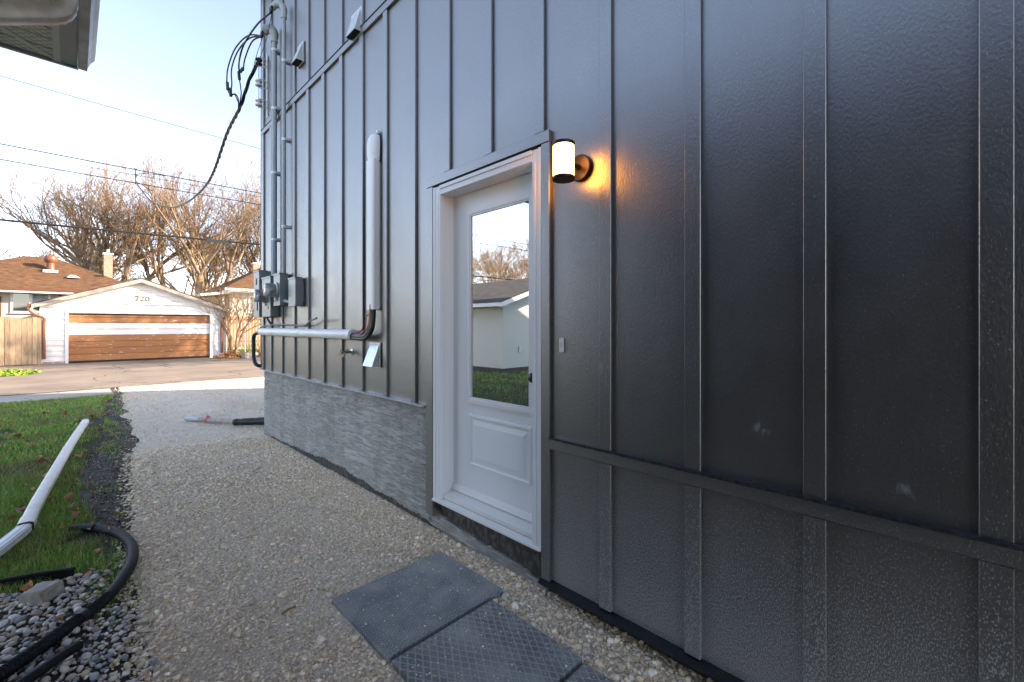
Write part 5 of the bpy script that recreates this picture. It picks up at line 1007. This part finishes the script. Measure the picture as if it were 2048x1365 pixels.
MB().prism([(5.6, 3.35), (7.3, 3.62), (7.3, 3.80), (5.6, 3.50)], 'y', 33.2, 38).build('porch_roof', 'winframe', hr_); MB().box(5.9, 7.34, 34.2, 38, -.1, 3.35).build('porch_wall', 'cream', hr_)
MB().box(6.9, 7.02, 33.6, 34.19, -.1, 3.4).build('porch_post', 'winframe', hr_)
window(hr_, 8.5, 9.9, 2.45, 3.45, 33.6, True, True)
MB().prism([(8.3, 2.05), (9.8, 2.75), (9.8, 2.82), (8.3, 2.12)], 'y', 32.5, 33.5).build('awning', 'galvdull', hr_)
ch = MB().box(9.75, 10.2, 37.6, 38.1, 4.5, 6.25).build('chimney', 'brickchim', hr_); MB().box(9.70, 10.25, 37.55, 38.15, 6.25, 6.36).build('cap', 'winframe', ch)

# ---------------------------------------------------------------- bare trees
def tree_segments(base, height, spread, seed, lean=(0, 0), stems=3, gens=6, twig=.012, crown0=.2):
    rnd = random.Random(seed); segs = []; tips = []
    def grow(p, d, L, r, g):
        n = 4 if g < 3 else 3; step = L / n; q = p.copy(); rad = r
        for i in range(n):
            d2 = (d + Vector((rnd.gauss(0, .13), rnd.gauss(0, .13), rnd.gauss(.04, .08)))).normalized(); r2 = max(r * (1 - .38 * (i + 1) / n), twig * .45); e = q + d2 * step
            segs.append((q.copy(), e.copy(), rad, r2, g)); 
            if g < gens and ((g == 0 and i >= 2) or (g > 0 and (i >= 1 or rnd.random() < .35))) and (g < 2 or rnd.random() < .72):
                for _ in range(1 if g < 2 else 1):
                    ax = d2.orthogonal().normalized(); ax.rotate(__import__('mathutils').Quaternion(d2, rnd.uniform(0, 6.283))); cd = (d2 * math.cos(R(rnd.uniform(22, 48))) + ax * math.sin(R(rnd.uniform(28, 50)))).normalized()
                    cd.z = cd.z * .85 + .22; grow(e, cd.normalized(), L * rnd.uniform(.52, .74), max(r2 * rnd.uniform(.5, .68), twig * .5), g + 1)
            q, rad, d = e, r2, d2
        if g >= gens - 1:
            tips.append(q.copy())
            for _ in range(3):
                cd = (d + Vector((rnd.gauss(0, .55), rnd.gauss(0, .55), rnd.gauss(.1, .4)))).normalized(); segs.append((q.copy(), q + cd * L * rnd.uniform(.4, .9), rad * .8, twig * .25, g + 1))
        if g < gens:
            for _ in range(2): cd = (d + Vector((rnd.gauss(0, .3), rnd.gauss(0, .3), rnd.gauss(.05, .2)))).normalized(); grow(q, cd, L * rnd.uniform(.55, .72), max(rad * .72, twig * .5), g + 1)
    for s in range(stems):
        a = 2 * math.pi * s / stems + rnd.uniform(-.4, .4); d = Vector((math.cos(a) * spread + lean[0], math.sin(a) * spread * .8 + lean[1], 1)).normalized()
        grow(Vector(base), d, height * rnd.uniform(.40, .50), height * .024, 0)
    return segs, tips
def seg_mesh(name, segs, material, parent, sides):
    if not segs: return None
    n = len(segs); A = np.array([s[0][:] for s in segs]); B = np.array([s[1][:] for s in segs]); ra = np.array([s[2] for s in segs]); rb = np.array([s[3] for s in segs])
    t = B - A; t /= np.linalg.norm(t, axis=1)[:, None]; up = np.where(np.abs(t[:, 2:3]) < .9, np.array([[0, 0, 1.]]), np.array([[1., 0, 0]])); u = np.cross(t, up); u /= np.linalg.norm(u, axis=1)[:, None]; w = np.cross(t, u)
    an = np.arange(sides) * 2 * math.pi / sides; ring_ = u[:, None] * np.cos(an)[None, :, None] + w[:, None] * np.sin(an)[None, :, None]
    V = np.concatenate([A[:, None] + ring_ * ra[:, None, None], B[:, None] + ring_ * rb[:, None, None]], 1); k = np.arange(sides); F = np.stack([k, (k + 1) % sides, sides + (k + 1) % sides, sides + k], 1)
    F = F[None] + (np.arange(n) * 2 * sides)[:, None, None]; V = V.reshape(-1, 3) - np.array(parent.location[:])
    return np_mesh(name, V, F.reshape(-1, 4), material, parent=parent, smooth=(sides > 4))
def tree(base, height, spread, seed, label, grp='bare trees behind the bungalows', leaves=0, **kw):
    r = root('bare_tree', base, label, 'tree', grp); segs, tips = tree_segments(base, height, spread, seed, **kw)
    seg_mesh('trunk', [s for s in segs if s[4] <= 1], 'bark', r, 8); seg_mesh('branches', [s for s in segs if 2 <= s[4] <= 3], 'bark', r, 5); seg_mesh('twigs', [s for s in segs if s[4] >= 4], 'twig', r, 3)
    if leaves:
        k = min(leaves, len(tips)); P = np.array([tips[i][:] for i in rng.integers(0, len(tips), k)]) + rng.normal(0, .18, (k, 3)) - np.array(base)
        V = (rng.normal(0, 1, (k, 4, 3)) * .035 + P[:, None]).reshape(-1, 3); F = np.arange(k * 4).reshape(-1, 4); o = np_mesh('dry_leaves', V, F, 'leafbrown', parent=r); o['kind'] = 'stuff'
    return r, len(segs)
tot = []
tot.append(tree((2.3, 46, -.1), 12.8, .33, 11, 'large spreading bare tree behind the bungalow chimney', stems=5, gens=4, leaves=1500, twig=.022)[1])
tot.append(tree((7.2, 41, -.1), 12.2, .36, 23, 'tall bare tree with many trunks behind the white garage roof', stems=4, gens=4, leaves=500, twig=.020)[1])
tot.append(tree((12.6, 44, -.1), 12.2, .4, 37, 'bare tree next to the dark house corner', stems=4, gens=4, leaves=500, twig=.022)[1])
tot.append(tree((-4.8, 70, -.1), 10.5, .35, 41, 'small distant bare tree left of the roof ventilator', stems=3, gens=4, twig=.04)[1])
tot.append(tree((1.2, 72, -.1), 11.5, .35, 43, 'distant bare tree right of the roof ventilator', stems=3, gens=4, twig=.04)[1])
tot.append(tree((-9.5, 72, -.1), 9.5, .35, 47, 'small distant bare tree at the left edge', stems=3, gens=4, twig=.04)[1])
tot.append(tree((10.5, 60, -.1), 11.5, .4, 53, 'bare tree standing farther back between the two big ones', stems=4, gens=4, twig=.04)[1])
# trees out of frame: mirrored in the door glass and shading the garage
tot.append(tree((-26, 40, -.1), 11.0, .45, 61, 'bare tree mirrored in the door glass, left one', 'bare trees mirrored in the door glass', stems=5, gens=4, twig=.03)[1])
tot.append(tree((-31, 33, -.1), 10.0, .45, 67, 'bare tree mirrored in the door glass, right one', 'bare trees mirrored in the door glass', stems=5, gens=4, twig=.03)[1])
tot.append(tree((15.5, 15.5, -.1), 9.5, .35, 71, 'bare yard tree behind the dark house casting branch shadows on the garage', 'bare yard trees behind the dark house', stems=3, gens=4, twig=.03)[1])
print('tree segments', tot)
# twiggy shrub at the fence
r, _ = tree((5.75, 25.6, -.12), 3.4, .28, 83, 'thin leafless shrub against the chain link fence', 'shrubs by the chain link fence', stems=4, gens=3, twig=.010); r['category'] = 'shrub'; r.name = 'bare_shrub'
# distant tree line
def treeline():
    n = 5000; a = rng.uniform(R(38), R(128), n); d = rng.uniform(95, 130, n); P = np.stack([d * np.cos(a), d * np.sin(a), np.zeros(n)], 1); h = rng.uniform(3, 6.0, n) * (.75 + .25 * np.sin(a * 37))
    segs = []
    for p, q in zip(P, h): 
        b0 = Vector(p); e = b0 + Vector((random.gauss(0, 1.2), random.gauss(0, 1.2), q)); segs.append((b0 + Vector((0, 0, q * .3)), e, .09, .02, 0))
    r = bpy.data.objects.new('tmp', None); r.location = (0, 0, 0); o = seg_mesh('treeline', segs, 'twig', r, 3); o.parent = None; bpy.data.objects.remove(r); tag(o, 'far hazy brown tree line along the horizon', 'trees', kind='stuff')
treeline()

# ---------------------------------------------------------------- planting and blocks by the lane
def leafheap(name, c, rad, n, material, size, label, cat, hgt=.25):
    a = rng.uniform(0, 2 * math.pi, n); rr = rng.random(n) ** .6; P = np.stack([c[0] + np.cos(a) * rr * rad[0], c[1] + np.sin(a) * rr * rad[1], c[2] + (1 - rr ** 1.5) * hgt * rng.random(n)], 1)
    u = rng.normal(0, 1, (n, 3)); u /= np.linalg.norm(u, axis=1)[:, None]; w = np.cross(u, rng.normal(0, 1, (n, 3))); w /= np.linalg.norm(w, axis=1)[:, None]; s = size * rng.uniform(.6, 1.3, (n, 1))
    V = np.stack([P - u * s, P + w * s * .45, P + u * s, P - w * s * .45], 1).reshape(-1, 3); o = np_mesh(name, V, np.arange(n * 4).reshape(-1, 4), material); return tag(o, label, cat, kind='stuff')
leafheap('weed_patch', (-1.62, 21.4, -.11), (.85, .9), 700, 'leafgreen', .085, 'low yellow-green leafy weeds at the foot of the wooden fence', 'weeds', .16)
leafheap('dry_leaf_heap', (5.5, 24.9, -.11), (.75, .7), 900, 'leafbrown', .07, 'heap of dry brown leaves at the garage corner', 'leaves', .38)
leafheap('dry_leaf_heap', (6.7, 25.3, -.11), (.9, .5), 700, 'leafbrown', .07, 'dry brown plants along the chain link fence', 'leaves', .42)
leafheap('low_plants', (7.2, 27.6, -.11), (1.4, .8), 900, 'leafgreen', .07, 'yellow-green plants behind the chain link fence', 'plants', .6)
for (x, y, w_, d_, h_, rz, lb) in ((6.15, 24.3, .75, .3, .26, .5, 'pale concrete planter edge beside the dry leaves'), (7.1, 24.0, 1.0, .3, .26, -.15, 'longer pale concrete planter edge near the dark house corner')):
    bm = bmesh.new(); bmesh.ops.create_cube(bm, size=1); bmesh.ops.bevel(bm, geom=bm.edges[:], offset=.09, segments=2, affect='EDGES')
    for v in bm.verts: v.co.x *= w_; v.co.y *= d_; v.co.z *= h_
    me = bpy.data.meshes.new('planter_block'); bm.to_mesh(me); bm.free(); me.materials.append(M['block']); o = bpy.data.objects.new('planter_block', me); COL.objects.link(o); o.location = (x, y, -.12 + h_ / 2); o.rotation_euler = (0, 0, rz); tag(o, lb, 'planter', 'concrete planter edges by the fence')
print('objects', len(bpy.data.objects), 'tris~', sum(len(o.data.polygons) for o in bpy.data.objects if o.type == 'MESH'))
